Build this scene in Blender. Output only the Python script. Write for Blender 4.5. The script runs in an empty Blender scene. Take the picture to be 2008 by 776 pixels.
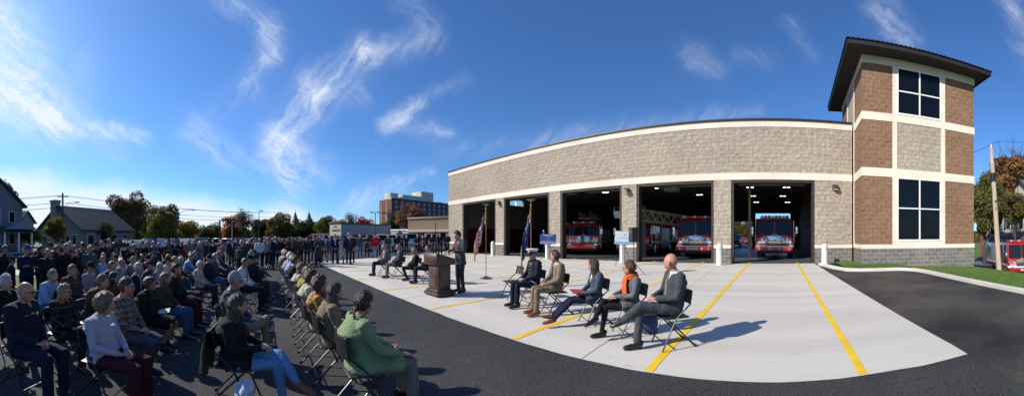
import bpy, bmesh, math, random
from mathutils import Vector as V, Matrix, noise
R=math.radians
random.seed(7)
S=bpy.context.scene; C=S.collection
F=630.0; EYE=1.40
def az(px): return (px-1500.0)/F
def gz(x,y):
    z=0.0
    if y<17: z-=.015*(17-max(y,4))
    if y<4: z-=.055*(4-max(y,0))
    if y<0: z-=.03*(0-max(y,-3))
    if x>6.4: z-=.055*(min(x,11)-6.4)
    if x>11: z-=.2*(min(x,20)-11)
    return z
def at(px,d):
    a=az(px); return (d*math.sin(a), d*math.cos(a))
# ------------------------------------------------------------ mesh builder
class M:
    def __init__(s): s.v=[]; s.f=[]; s.m=[]
    def add(s,vs,fs,mi=0,mat=None):
        o=len(s.v)
        for p in vs: s.v.append(tuple(mat@V(p)) if mat is not None else tuple(p))
        for f in fs: s.f.append(tuple(i+o for i in f)); s.m.append(mi)
        return s
    def box(s,x0,x1,y0,y1,z0,z1,mi=0,mat=None):
        return s.add([(x0,y0,z0),(x1,y0,z0),(x1,y1,z0),(x0,y1,z0),(x0,y0,z1),(x1,y0,z1),(x1,y1,z1),(x0,y1,z1)],
          [(0,3,2,1),(4,5,6,7),(0,1,5,4),(1,2,6,5),(2,3,7,6),(3,0,4,7)],mi,mat)
    def rings(s,rs,mi=0,cap=True,closed=False):
        n=len(rs[0]); o=len(s.v)
        for r in rs:
            for p in r: s.v.append(tuple(p))
        k=len(rs)
        for i in range(k if closed else k-1):
            a=o+i*n; b=o+((i+1)%k)*n
            for j in range(n):
                s.f.append((a+j,a+(j+1)%n,b+(j+1)%n,b+j)); s.m.append(mi)
        if cap and not closed:
            s.f.append(tuple(o+j for j in reversed(range(n)))); s.m.append(mi)
            s.f.append(tuple(o+(k-1)*n+j for j in range(n))); s.m.append(mi)
        return s
    def loft(s,pts,rad,side=None,seg=8,mi=0,cap=True):
        # pts: centre line; rad: r or (ra along side, rb across)
        pts=[V(p) for p in pts]; rs=[]; ps=None
        for i,p in enumerate(pts):
            t=(pts[min(i+1,len(pts)-1)]-pts[max(i-1,0)])
            if t.length<1e-6: t=V((0,0,1))
            t.normalize()
            h=side[i] if isinstance(side,list) else side
            if h is None: h=ps if ps is not None else (V((1,0,0)) if abs(t.x)<.8 else V((0,1,0)))
            h=V(h); a=(h-t*h.dot(t))
            if a.length<1e-4: a=t.orthogonal()
            a.normalize(); b=t.cross(a); ps=a
            r=rad[i] if isinstance(rad,(list,)) else rad
            ra,rb=(r if isinstance(r,tuple) else (r,r))
            rs.append([p+a*(ra*math.cos(2*math.pi*j/seg))+b*(rb*math.sin(2*math.pi*j/seg)) for j in range(seg)])
        return s.rings(rs,mi,cap)
    def tube(s,a,b,r,seg=8,mi=0,r2=None): return s.loft([a,b],[r,r if r2 is None else r2],None,seg,mi)
    def ell(s,c,r,mi=0,nu=12,nv=8,mat=None,fn=None):
        vs=[];fs=[]
        for i in range(nv+1):
            t=math.pi*i/nv
            for j in range(nu):
                p=2*math.pi*j/nu; d=V((math.sin(t)*math.cos(p),math.sin(t)*math.sin(p),math.cos(t)))
                q=V((d.x*r[0],d.y*r[1],d.z*r[2]))
                if fn: q=fn(d,q)
                vs.append(q+V(c))
        for i in range(nv):
            for j in range(nu):
                a=i*nu+j;b=i*nu+(j+1)%nu
                fs.append((a,a+nu,b+nu,b))
        return s.add(vs,fs,mi,mat)
    def prism(s,poly,y0,y1,mi=0,axis='y',mat=None):
        n=len(poly)
        if axis=='y': A=[(p[0],y0,p[1]) for p in poly]; B=[(p[0],y1,p[1]) for p in poly]
        elif axis=='x': A=[(y0,p[0],p[1]) for p in poly]; B=[(y1,p[0],p[1]) for p in poly]
        else: A=[(p[0],p[1],y0) for p in poly]; B=[(p[0],p[1],y1) for p in poly]
        fs=[tuple(range(n)),tuple(range(2*n-1,n-1,-1))]+[(i,i+n,(i+1)%n+n,(i+1)%n) for i in range(n)]
        return s.add(A+B,fs,mi,mat)
    def mesh(s,name,mats=(),smooth=True,ang=40,fix=True):
        me=bpy.data.meshes.new(name); me.from_pydata(s.v,[],s.f); 
        for m in mats: me.materials.append(m)
        if len(mats)>1: me.polygons.foreach_set('material_index',s.m)
        if fix:
            bm=bmesh.new(); bm.from_mesh(me); bmesh.ops.recalc_face_normals(bm,faces=bm.faces)
            if smooth and ang<180:
                for e in bm.edges:
                    e.smooth = not (len(e.link_faces)==2 and e.calc_face_angle(0)>R(ang))
            for f in bm.faces: f.smooth=smooth
            bm.to_mesh(me); bm.free()
        me.update(); return me
def link(name,data,parent=None,loc=None,rz=0,mats=None):
    o=bpy.data.objects.new(name,data); C.objects.link(o)
    if parent: o.parent=parent
    if loc is not None: o.location=loc
    if rz: o.rotation_euler=(0,0,rz)
    if mats: omats(o,mats)
    return o
def omats(o,mats):
    for i,m in enumerate(mats):
        if m is None or i>=len(o.material_slots): continue
        o.material_slots[i].link='OBJECT'; o.material_slots[i].material=m
def build(mb,name,mats,parent=None,loc=None,rz=0,smooth=True,ang=40,bev=0):
    if not isinstance(mats,(list,tuple)): mats=[mats]
    me=mb.mesh(name,mats,smooth,ang)
    if bev:
        bm=bmesh.new(); bm.from_mesh(me)
        es=[e for e in bm.edges if len(e.link_faces)==2 and e.calc_face_angle(0)>R(50)]
        bmesh.ops.bevel(bm,geom=es,offset=bev,segments=2,profile=.5,affect='EDGES',clamp_overlap=True)
        for f in bm.faces: f.smooth=True
        for e in bm.edges: e.smooth = not (len(e.link_faces)==2 and e.calc_face_angle(0)>R(46))
        bm.to_mesh(me); bm.free()
    return link(name,me,parent,loc,rz)
def each(mb,name,mats,parent=None,n=None,**k):
    # n faces per piece (boxes: 6)
    n=n or 6; out=[]
    for i in range(0,len(mb.f),n):
        q=M(); fs=mb.f[i:i+n]; ids=sorted({j for f in fs for j in f}); mp={j:t for t,j in enumerate(ids)}
        q.v=[mb.v[j] for j in ids]; q.f=[tuple(mp[j] for j in f) for f in fs]; q.m=[0]*len(fs)
        out.append(build(q,name,mats,parent,**k))
    return out
def tag(o,label=None,cat=None,group=None,kind=None):
    if label: o['label']=label
    if cat: o['category']=cat
    if group: o['group']=group
    if kind: o['kind']=kind
    return o
def empty(name,loc=(0,0,0),rz=0,label=None,cat=None,group=None):
    o=link(name,None,None,loc,rz); o.empty_display_size=.2
    return tag(o,label,cat,group)
def copy_tree(o,parent=None):
    c=o.copy(); C.objects.link(c); c.parent=parent
    for ch in list(o.children): copy_tree(ch,c)
    return c
# ------------------------------------------------------------ materials
_mc={}
def nn(nt,t,**k):
    n=nt.nodes.new(t)
    for a,b in k.items(): setattr(n,a,b)
    return n
def mat(name,col,rough=.6,metal=0,var=.15,vs=6,bump=0,bs=60,emit=0,spec=.5,coat=0,alpha=1,trans=0,stretch=None):
    key=(name,)
    if key in _mc: return _mc[key]
    m=bpy.data.materials.new(name); m.use_nodes=True; nt=m.node_tree; p=nt.nodes['Principled BSDF']
    c=tuple(col)+(1,)
    p.inputs['Base Color'].default_value=c; p.inputs['Roughness'].default_value=rough; p.inputs['Metallic'].default_value=metal
    p.inputs['Specular IOR Level'].default_value=spec; p.inputs['Coat Weight'].default_value=coat
    if trans: p.inputs['Transmission Weight'].default_value=trans
    if alpha<1: p.inputs['Alpha'].default_value=alpha
    if emit: p.inputs['Emission Color'].default_value=c; p.inputs['Emission Strength'].default_value=emit
    if (var or bump):
        tc=nn(nt,'ShaderNodeTexCoord'); src=tc.outputs['Object']
        if stretch:
            mp=nn(nt,'ShaderNodeMapping'); mp.inputs['Scale'].default_value=stretch; nt.links.new(src,mp.inputs[0]); src=mp.outputs[0]
        if var:
            n=nn(nt,'ShaderNodeTexNoise'); n.inputs['Scale'].default_value=vs; n.inputs['Detail'].default_value=5; nt.links.new(src,n.inputs['Vector'])
            mx=nn(nt,'ShaderNodeMapRange'); mx.inputs[1].default_value=.3; mx.inputs[2].default_value=.7; mx.inputs[3].default_value=1-var; mx.inputs[4].default_value=1+var
            nt.links.new(n.outputs[0],mx.inputs[0])
            mu=nn(nt,'ShaderNodeVectorMath',operation='SCALE'); mu.inputs[0].default_value=col; nt.links.new(mx.outputs[0],mu.inputs['Scale'])
            nt.links.new(mu.outputs[0],p.inputs['Base Color'])
        if bump:
            n2=nn(nt,'ShaderNodeTexNoise'); n2.inputs['Scale'].default_value=bs; n2.inputs['Detail'].default_value=4; nt.links.new(src,n2.inputs['Vector'])
            b=nn(nt,'ShaderNodeBump'); b.inputs['Strength'].default_value=bump; b.inputs['Distance'].default_value=.02
            nt.links.new(n2.outputs[0],b.inputs['Height']); nt.links.new(b.outputs[0],p.inputs['Normal'])
    _mc[key]=m; return m
def block_mat(name,c1,c2,mortar,bw=.432,bh=.216,rocky=1.0,axis_auto=True,ms=.014,nv=(.82,1.16)):
    m=bpy.data.materials.new(name); m.use_nodes=True; nt=m.node_tree; p=nt.nodes['Principled BSDF']; L=nt.links.new
    tc=nn(nt,'ShaderNodeTexCoord'); sx=nn(nt,'ShaderNodeSeparateXYZ'); L(tc.outputs['Object'],sx.inputs[0])
    nm=nn(nt,'ShaderNodeSeparateXYZ'); L(tc.outputs['Normal'],nm.inputs[0])
    ab=nn(nt,'ShaderNodeMath',operation='ABSOLUTE'); L(nm.outputs[0],ab.inputs[0])
    gt=nn(nt,'ShaderNodeMath',operation='GREATER_THAN'); L(ab.outputs[0],gt.inputs[0]); gt.inputs[1].default_value=.7
    mx=nn(nt,'ShaderNodeMix'); L(gt.outputs[0],mx.inputs[0]); L(sx.outputs[0],mx.inputs[2]); L(sx.outputs[1],mx.inputs[3])
    cb=nn(nt,'ShaderNodeCombineXYZ'); L(mx.outputs[0],cb.inputs[0]); L(sx.outputs[2],cb.inputs[1])
    br=nn(nt,'ShaderNodeTexBrick'); L(cb.outputs[0],br.inputs[0])
    br.inputs['Color1'].default_value=c1+(1,); br.inputs['Color2'].default_value=c2+(1,); br.inputs['Mortar'].default_value=mortar+(1,)
    br.inputs['Scale'].default_value=1; br.inputs['Mortar Size'].default_value=ms; br.inputs['Mortar Smooth'].default_value=.3
    br.inputs['Brick Width'].default_value=bw; br.inputs['Row Height'].default_value=bh; br.inputs['Bias'].default_value=0
    n=nn(nt,'ShaderNodeTexNoise'); n.inputs['Scale'].default_value=6; n.inputs['Detail'].default_value=7; n.inputs['Roughness'].default_value=.55; L(tc.outputs['Object'],n.inputs['Vector'])
    n3=nn(nt,'ShaderNodeTexNoise'); n3.inputs['Scale'].default_value=.5; n3.inputs['Detail'].default_value=3; L(tc.outputs['Object'],n3.inputs['Vector'])
    r=nn(nt,'ShaderNodeMapRange'); r.inputs[1].default_value=.3; r.inputs[2].default_value=.7; r.inputs[3].default_value=nv[0]; r.inputs[4].default_value=nv[1]; L(n.outputs[0],r.inputs[0])
    r3=nn(nt,'ShaderNodeMapRange'); r3.inputs[1].default_value=.3; r3.inputs[2].default_value=.7; r3.inputs[3].default_value=.9; r3.inputs[4].default_value=1.08; L(n3.outputs[0],r3.inputs[0])
    mm=nn(nt,'ShaderNodeMath',operation='MULTIPLY'); L(r.outputs[0],mm.inputs[0]); L(r3.outputs[0],mm.inputs[1])
    sc=nn(nt,'ShaderNodeVectorMath',operation='SCALE'); L(br.outputs['Color'],sc.inputs[0]); L(mm.outputs[0],sc.inputs['Scale']); L(sc.outputs[0],p.inputs['Base Color'])
    p.inputs['Roughness'].default_value=.9; p.inputs['Specular IOR Level'].default_value=.2
    vo=nn(nt,'ShaderNodeTexVoronoi',feature='F1'); vo.inputs['Scale'].default_value=3.6; 
    wv=nn(nt,'ShaderNodeMixRGB'); wv.inputs[0].default_value=.12; L(tc.outputs['Object'],wv.inputs[1]); L(n.outputs['Color'],wv.inputs[2]); L(wv.outputs[0],vo.inputs['Vector'])
    ad=nn(nt,'ShaderNodeMath',operation='MULTIPLY_ADD'); L(n.outputs[0],ad.inputs[0]); ad.inputs[1].default_value=1.2; L(vo.outputs['Distance'],ad.inputs[2])
    iv=nn(nt,'ShaderNodeMath',operation='MULTIPLY_ADD'); iv.inputs[1].default_value=-.45; iv.inputs[2].default_value=1; L(br.outputs['Fac'],iv.inputs[0])
    hm=nn(nt,'ShaderNodeMath',operation='MULTIPLY'); L(ad.outputs[0],hm.inputs[0]); L(iv.outputs[0],hm.inputs[1])
    b=nn(nt,'ShaderNodeBump'); b.inputs['Strength'].default_value=rocky; b.inputs['Distance'].default_value=.035; L(hm.outputs[0],b.inputs['Height']); L(b.outputs[0],p.inputs['Normal'])
    return m
def ground_mat(name,col,col2,fine=120,bump=.4,rough=.9,streak=None,speck=0,stain=1.25):
    m=bpy.data.materials.new(name); m.use_nodes=True; nt=m.node_tree; p=nt.nodes['Principled BSDF']; L=nt.links.new
    g=nn(nt,'ShaderNodeNewGeometry')
    n1=nn(nt,'ShaderNodeTexNoise'); n1.inputs['Scale'].default_value=.35; n1.inputs['Detail'].default_value=7; n1.inputs['Roughness'].default_value=.6
    n2=nn(nt,'ShaderNodeTexNoise'); n2.inputs['Scale'].default_value=fine; n2.inputs['Detail'].default_value=2
    src=g.outputs['Position']
    L(src,n2.inputs['Vector'])
    if streak:
        mp=nn(nt,'ShaderNodeMapping'); mp.inputs['Scale'].default_value=streak; L(src,mp.inputs[0]); L(mp.outputs[0],n1.inputs['Vector'])
    else: L(src,n1.inputs['Vector'])
    cr=nn(nt,'ShaderNodeValToRGB'); cr.color_ramp.elements[0].position=.35; cr.color_ramp.elements[1].position=.66
    cr.color_ramp.elements[0].color=col+(1,); cr.color_ramp.elements[1].color=col2+(1,); L(n1.outputs[0],cr.inputs[0])
    r=nn(nt,'ShaderNodeMapRange'); r.inputs[1].default_value=.3; r.inputs[2].default_value=.7; r.inputs[3].default_value=.75-speck; r.inputs[4].default_value=1.25+speck*2; L(n2.outputs[0],r.inputs[0])
    sc=nn(nt,'ShaderNodeVectorMath',operation='SCALE'); L(cr.outputs[0],sc.inputs[0]); L(r.outputs[0],sc.inputs['Scale']); L(sc.outputs[0],p.inputs['Base Color'])
    p.inputs['Roughness'].default_value=rough; p.inputs['Specular IOR Level'].default_value=.25
    # worn spots and stains
    n4=nn(nt,'ShaderNodeTexNoise'); n4.inputs['Scale'].default_value=2.3; n4.inputs['Detail'].default_value=6; n4.inputs['Roughness'].default_value=.7; n4.inputs['Distortion'].default_value=.6; L(src,n4.inputs['Vector'])
    r4=nn(nt,'ShaderNodeMapRange'); r4.inputs[1].default_value=.60; r4.inputs[2].default_value=.74; r4.inputs[3].default_value=1; r4.inputs[4].default_value=stain; L(n4.outputs[0],r4.inputs[0])
    s4=nn(nt,'ShaderNodeVectorMath',operation='SCALE'); L(sc.outputs[0],s4.inputs[0]); L(r4.outputs[0],s4.inputs['Scale']); L(s4.outputs[0],p.inputs['Base Color'])
    b=nn(nt,'ShaderNodeBump'); b.inputs['Strength'].default_value=bump; b.inputs['Distance'].default_value=.01; L(n2.outputs[0],b.inputs['Height']); L(b.outputs[0],p.inputs['Normal'])
    return m
asphalt=ground_mat('asphalt',(.028,.028,.030),(.050,.050,.051),75,1.0,.85,speck=.45,stain=1.6)
asphalt_new=ground_mat('asphalt_drive',(.020,.020,.022),(.085,.074,.062),60,.9,.88,speck=.3)
concrete=ground_mat('broomed_concrete',(.545,.51,.455),(.65,.615,.555),180,.25,.85,streak=(.35,2.6,1),speck=-.12,stain=.80)
grassm=ground_mat('lawn_grass',(.075,.135,.020),(.115,.185,.030),45,1.0,.95,speck=.1)
kerbm=ground_mat('kerb_concrete',(.52,.50,.46),(.62,.60,.56),120,.3,.9,speck=-.1)
yellow=mat('yellow_paint',(.80,.52,.02),.6,var=.12,vs=3,bump=.2)
black=mat('black_metal',(.015,.015,.017),.35,.3,var=.1)
darkfr=mat('dark_bronze_trim',(.035,.028,.024),.5,var=.1)
chrome=mat('chrome',(.75,.76,.78),.18,1,var=.04)
alum=mat('aluminium',(.62,.63,.64),.35,.8,var=.06)
white=mat('white_paint',(.78,.78,.76),.5,var=.05)
glassd=mat('dark_glass',(.004,.006,.010),.05,0,var=0,spec=.2)
rubber=mat('rubber',(.02,.02,.02),.8,var=.2)
# ------------------------------------------------------------ sheets on the ground
XB=[6.4,11,20]; YB=[17,4,0,-3]
def sheet(name,mt,x0,x1,y0,y1,off=.004,step=4.0,xf=None,wob=0):
    def ticks(a,b,br):
        t=set([a,b]+[q for q in br if a<q<b]); n=max(1,int(min(90,(b-a)/step)))
        for i in range(1,n): t.add(a+(b-a)*i/n)
        return sorted(t)
    xs=ticks(x0,x1,XB); ys=ticks(y0,y1,YB); m=M()
    for y in ys:
        for x in xs:
            X=xf(x,y) if xf else x
            Yq=y+(wob*noise.noise(V((x*5,y,1)))+wob*noise.noise(V((x*17,y,4))) if wob and y==y0 else 0)
            m.v.append((X,Yq,gz(X,Yq)+off))
    w=len(xs)
    for j in range(len(ys)-1):
        for i in range(w-1):
            m.f.append((j*w+i,j*w+i+1,(j+1)*w+i+1,(j+1)*w+i)); m.m.append(0)
    return tag(build(m,name,mt),kind='structure')
# ------------------------------------------------------------ ground
def grid_ticks(brk,far):
    t=[-far,-800,-300,-120,-60,-30,-20,-10,-5,0,5,10,15,25,30,45,60,120,300,800,far]+brk
    return sorted(set(t))
m=M(); xs=grid_ticks([6.4,11,20],4000); ys=grid_ticks([17,4,0,-3],4000)
for y in ys:
    for x in xs: m.v.append((x,y,gz(x,y)))
w=len(xs)
for j in range(len(ys)-1):
    for i in range(w-1): m.f.append((j*w+i,j*w+i+1,(j+1)*w+i+1,(j+1)*w+i)); m.m.append(0)
tag(build(m,'ground',asphalt),kind='structure')
EDGE=3.58
def slant(x,y):   # left edge of the apron runs slanted towards the building
    if x<-20: return -20.5-(y-EDGE)*.39
    return x
sheet('concrete_apron',concrete,-20.5,2.62,EDGE,17.0,.006,.35,xf=slant,wob=.018)
sheet('drive_pocket',asphalt_new,2.62,6.3,-6,13.1,.004,3)
# apron: yellow guide lines and saw joints
for X,sl_ in ((1.74,.045),(-.86,.038),(-3.42,.012),(-6.2,0),(-9.0,0),(-11.65,0),(-14.4,0),(-17.0,0)):
    sheet('painted_line',yellow,X-.055,X+.055,EDGE+.02,17.6,.011,3,xf=lambda x,y,s=sl_: x-s*(17-y))
joint=mat('joint_dark',(.26,.245,.22),.9)
for X in (-2.3,-7.6,-13.0,-18.4): sheet('saw_joint',joint,X-.008,X+.008,EDGE,17,.009,3)
for Y in (8.2,12.6): sheet('saw_joint',joint,-19.5,2.62,Y-.008,Y+.008,.0095,3)
# lawns
sheet('front_lawn',grassm,6.55,40,-40,14.3,.05,3)
sheet('tower_lawn',grassm,3.6,6.55,13.2,16.9,.10,1)
sheet('side_lawn',grassm,-70,-8.5,-11,-6.4,.05,5)
sheet('far_lawn',grassm,-90,-14,-17.5,-12.6,.05,5)
sheet('sidewalk',kerbm,-90,-8.5,-12.6,-11.0,.06,5)
sheet('lawn_path',kerbm,-12.6,-11.4,-11,-6.4,.058,5)
sheet('house_lawn',grassm,-160,-6,-60,-27,.05,10)
sheet('street_sidewalk',kerbm,-160,-6,-27,-25,.07,10)
sheet('street_right',ground_mat('street_asphalt',(.12,.12,.125),(.16,.16,.165),60,.5),20.2,34,-60,120,.006,10)
sheet('right_verge',grassm,34,120,-60,200,.05,10)
# kerbs (real steps)
def kerb(pts,wd=.16,h=.13,name='kerb'):
    m=M(); n=len(pts)
    rs=[]
    for i,p in enumerate(pts):
        a=V(pts[max(i-1,0)]); b=V(pts[min(i+1,n-1)]); t=(b-a).normalized(); s=V((-t.y,t.x)); z=gz(*p); q=V(p)
        L=q-s*wd/2; Q=q+s*wd/2
        rs.append([(L.x,L.y,z-.05),(L.x,L.y,z+h-.02),(L.x+s.x*.02,L.y+s.y*.02,z+h),(Q.x,Q.y,z+h),(Q.x,Q.y,z-.05)])
    m.rings(rs)
    return tag(build(m,name,kerbm,ang=30),kind='structure')
arc=[(3.55+ .9*(1-math.cos(a))*0, 0) for a in (0,)]
kp=[(2.75,16.0),(2.95,15.2),(3.15,14.2),(3.5,13.35),(4.0,13.08),(4.6,13.0),(5.6,12.95),(6.0,12.75),(6.3,12.3),(6.42,11.5)]+[(6.45,y) for y in (8,4,0,-6,-20)]
kerb(kp)
kerb([(-8.4,-6.4),(-20,-6.4),(-45,-6.4),(-70,-6.4)])
kerb([(20.1,-40),(20.1,0),(20.1,17),(20.1,60)])
gl=M()
random.seed(3)
for i in range(9000):   # grass blades along the near verge
    if i<6500: x=random.uniform(6.55,10.5); y=random.uniform(4,14.2)
    else: x=random.uniform(3.7,6.5); y=random.uniform(13.15,14.9)
    z=gz(x,y)+(.05 if x>6.55 else .10); h=random.uniform(.03,.07); a=random.uniform(0,6.28); w=.012
    gl.add([(x-w*math.cos(a),y-w*math.sin(a),z),(x+w*math.cos(a),y+w*math.sin(a),z),(x+random.uniform(-.03,.03),y+random.uniform(-.03,.03),z+h)],[(0,1,2)])
gb=link('grass_blades',gl.mesh('grass_blades',[mat('grass_blade',(.07,.13,.02),.8,var=.3,vs=3)],fix=False)); tag(gb,'short mown grass along the kerb by the tower','grass',kind='stuff')
random.seed(21); pb=M()
for i in range(1500):   # loose grit on the asphalt next to the concrete edge and in the drive pocket
    if i<600: x=random.uniform(-12,3.5); y=EDGE-abs(random.gauss(0,.35))-.02
    elif i<1200: x=2.64+abs(random.gauss(0,1.0)); y=random.uniform(0,12.5)
    else: x=random.uniform(-3,6); y=random.uniform(.8,3.4)
    s=random.uniform(.003,.009); zz=gz(x,y)+.006; t=random.uniform(0,6.28)
    pts=[(x+s*math.cos(t+k*2.1),y+s*math.sin(t+k*2.1),zz) for k in range(3)]+[(x,y,zz+s*.9)]
    pb.add(pts,[(0,1,3),(1,2,3),(2,0,3)])
tag(link('grit',pb.mesh('grit',[mat('grit_stone',(.085,.078,.07),.9,var=.5,vs=3)],fix=False)),'loose pale grit scattered on the asphalt along the concrete edge','grit',kind='stuff')
# ------------------------------------------------------------ fire station
D=17.0; XL=-25.6; XR=4.72; H=7.57; DW=4.46; PW=.927; X0=-23.35; DH=4.45
grey1=block_mat('split_face_grey',(.375,.322,.258),(.40,.343,.276),(.46,.40,.325),rocky=1.25,ms=.008,nv=(.74,1.2))
brown=block_mat('split_face_brown',(.215,.118,.070),(.24,.137,.083),(.34,.24,.17),rocky=1.0,nv=(.78,1.2))
dgrey=block_mat('dark_base_block',(.145,.133,.122),(.20,.183,.168),(.36,.33,.29),bw=.432,bh=.205,rocky=.8)
stone=block_mat('cream_band',(.70,.635,.53),(.72,.655,.55),(.63,.57,.475),bw=.432,bh=.5,rocky=.06,ms=.008,nv=(.95,1.05))
st=empty('fire_station',(0,0,0),0,'long split face block fire station with five open truck bays and a corner tower','building')
doors=[(X0+i*(DW+PW),X0+i*(DW+PW)+DW) for i in range(5)]
TH=.42 # wall thickness
m=M(); mb=M(); ms=M()
segs=[(XL,doors[0][0])]+[(doors[i][1],doors[i+1][0]) for i in range(4)]+[(doors[4][1],XR)]
for a,b in segs:
    m.box(a,b,D,D+TH,.985,DH)
    mb.box(a+.0,b-.0,D-.012,D+TH,-.1,.815)
    ms.box(a-.004,b+.004,D-.03,D+TH,.815,.985)
m.box(XL,XR,D,D+TH,DH+.37,H-.33)
build(m,'wall',grey1,st,smooth=False); each(mb,'base_course',dgrey,st,smooth=False)
ms.box(XL-.02,XR,D-.03,D+TH,DH,DH+.37); ms.box(XL-.02,XR,D-.03,D+TH,H-.33,H)
build(ms,'stone_band',stone,st,smooth=False)
m=M(); m.box(XL-.08,XR,D-.09,D+TH+.3,H,H+.11); build(m,'coping',darkfr,st,bev=.01)
m=M()
for a,b in doors:
    for x in (a,b): m.box(x-.008,x+.008,D-.004,D+.05,DH+.37,H-.33)
for x in (XL+.9,): m.box(x-.008,x+.008,D-.004,D+.05,DH+.37,H-.33)
each(m,'control_joint',mat('joint_sealant',(.5,.46,.40),.8),st)
for i,(a,b) in enumerate(doors):
    m=M(); m.box(a-.0,a+.14,D+.03,D+.5,0,DH-.0); m.box(b-.14,b,D+.03,D+.5,0,DH); m.box(a+.14,b-.14,D+.03,D+.5,DH-.14,DH-.003)
    build(m,'door_frame',darkfr,st,smooth=False)
    m=M(); m.box(a+.16,b-.16,D+.55,D+3.6,DH+.25,DH+.30) # the raised overhead door
    for k in range(5): m.box(a+.16,b-.16,D+.6+k*.6,D+.66+k*.6,DH+.19,DH+.25)
    build(m,'overhead_door',mat('door_panel',(.22,.2,.18),.6),st)
BACK=41.0
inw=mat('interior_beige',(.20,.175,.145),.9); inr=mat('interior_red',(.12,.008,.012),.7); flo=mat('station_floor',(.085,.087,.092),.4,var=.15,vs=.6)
m=M(); m.box(XL,XR+6,D+TH,BACK,-.05,.003); 
o=build(m,'floor',flo,st,smooth=False)
m=M(); m.box(XL+.0,XL+.3,D+TH,BACK,2.3,4.9); m.box(XL,XL+.3,D+TH,24.9,4.9,6.2); m.box(XL,XL+.3,27.1,BACK,4.9,6.2); m.box(XL,XL+.3,24.9,27.1,5.6,6.2)
build(m,'side_wall',inw,st,smooth=False)
m=M(); m.box(XR-.35,XR-.05,D+TH,BACK,2.3,6.2); build(m,'side_wall',inw,st,smooth=False)
m=M(); m.box(XL,XL+.32,D+TH,BACK,0,2.3); m.box(XR-.37,XR-.05,D+TH,BACK,0,2.3); each(m,'wainscot',inr,st,smooth=False)
m=M(); bx=[(XL,-4.62),(-1.62,-1.2),(3.25,XR-.05)]
for a,b in bx: m.box(a,b,BACK,BACK+.3,0,DH)
m.box(XL,XR-.05,BACK,BACK+.3,DH,6.2); m.box(-4.62,-1.62,BACK,BACK+.3,3.4,DH)
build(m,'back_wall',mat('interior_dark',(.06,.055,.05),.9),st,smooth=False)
m=M(); m.box(XL,XR,D+.02,BACK+.3,6.2,6.35)
for k in range(12): m.box(XL+.3,XR-.4,D+1.6+k*1.9,D+1.72+k*1.9,5.75,6.2)
m.box(XL+.3,XR-.4,D+TH,D+TH+.1,DH,6.2)
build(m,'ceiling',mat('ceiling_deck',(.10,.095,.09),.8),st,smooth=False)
m=M(); m.box(XL,XR,D+TH,BACK+.3,6.9,7.3); m.box(XL,XL+.3,D+TH,BACK,6.2,7.5); m.box(XR-.3,XR,D+TH,BACK,6.2,7.5); build(m,'roof',darkfr,st,smooth=False)
m=M()
m.box(XL+.02,XL+.3,24.9,27.1,4.9,4.95); m.box(XL+.02,XL+.3,25.97,26.03,4.9,5.6); build(m,'window_frame',white,st)
for X in (-1.05,): 
    m=M(); m.box(X-.09,X+.09,22.0,22.2,0,6.2); build(m,'column',mat('column_tan',(.30,.24,.17),.7),st)
# pipes, exhaust drops and heaters
for X,Y in ((-5.9,19.8),(-16.2,21.5)):
    o=empty('unit_heater',(X,Y,4.75),0,'boxy unit heater hanging in the bay of the '+('parked engine' if X>-10 else 'second door from the left'),'heater')
    m=M(); m.box(-.45,.45,-.35,.35,-.4,.4); build(m,'housing',mat('heater_grey',(.18,.18,.18),.5),o,bev=.02)
    m=M()
    for k in range(7): m.box(-.38,.38,-.38,-.35,-.33+k*.1,-.28+k*.1)
    build(m,'louvre',alum,o); m=M(); m.tube((-.3,0,.4),(-.3,0,1.4),.03); m.tube((.3,0,.4),(.3,0,1.4),.03); each(m,'hanger',black,o,n=10)
lit=mat('lamp_lit',(1,.93,.80),.5,var=0,emit=5)
nlt=0
for X,Y in [(-1.2,20.3),(1.75,20.3),(-1.2,26),(1.75,26),(-1.2,31.5),(1.75,31.5),(-1.0,37),(2.6,37),(-3.9,20.5),(-6.9,24.2),(-4.0,24.8),(-6.2,30),(-4.2,31),(-2.9,27.2),(-13.0,20.6),(-10.2,21.0),(-11.8,26.5),(-8.6,25),(-13.8,25.5),(-16.8,21.5)]:
    nlt+=1
    o=empty('ceiling_light',(X,Y,5.45),0,'lit twin panel light hung from the dark bay ceiling','ceiling light','ceiling lights in the truck bays')
    m=M(); m.box(-.28,-.05,-.10,.10,-.02,0); m.box(.05,.28,-.10,.10,-.02,0); each(m,'lamp_panel',lit,o)
    m=M(); m.box(-.36,.36,-.2,.2,.003,.06); m.tube((0,0,.06),(0,0,.75),.015); build(m,'housing',black,o)
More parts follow.
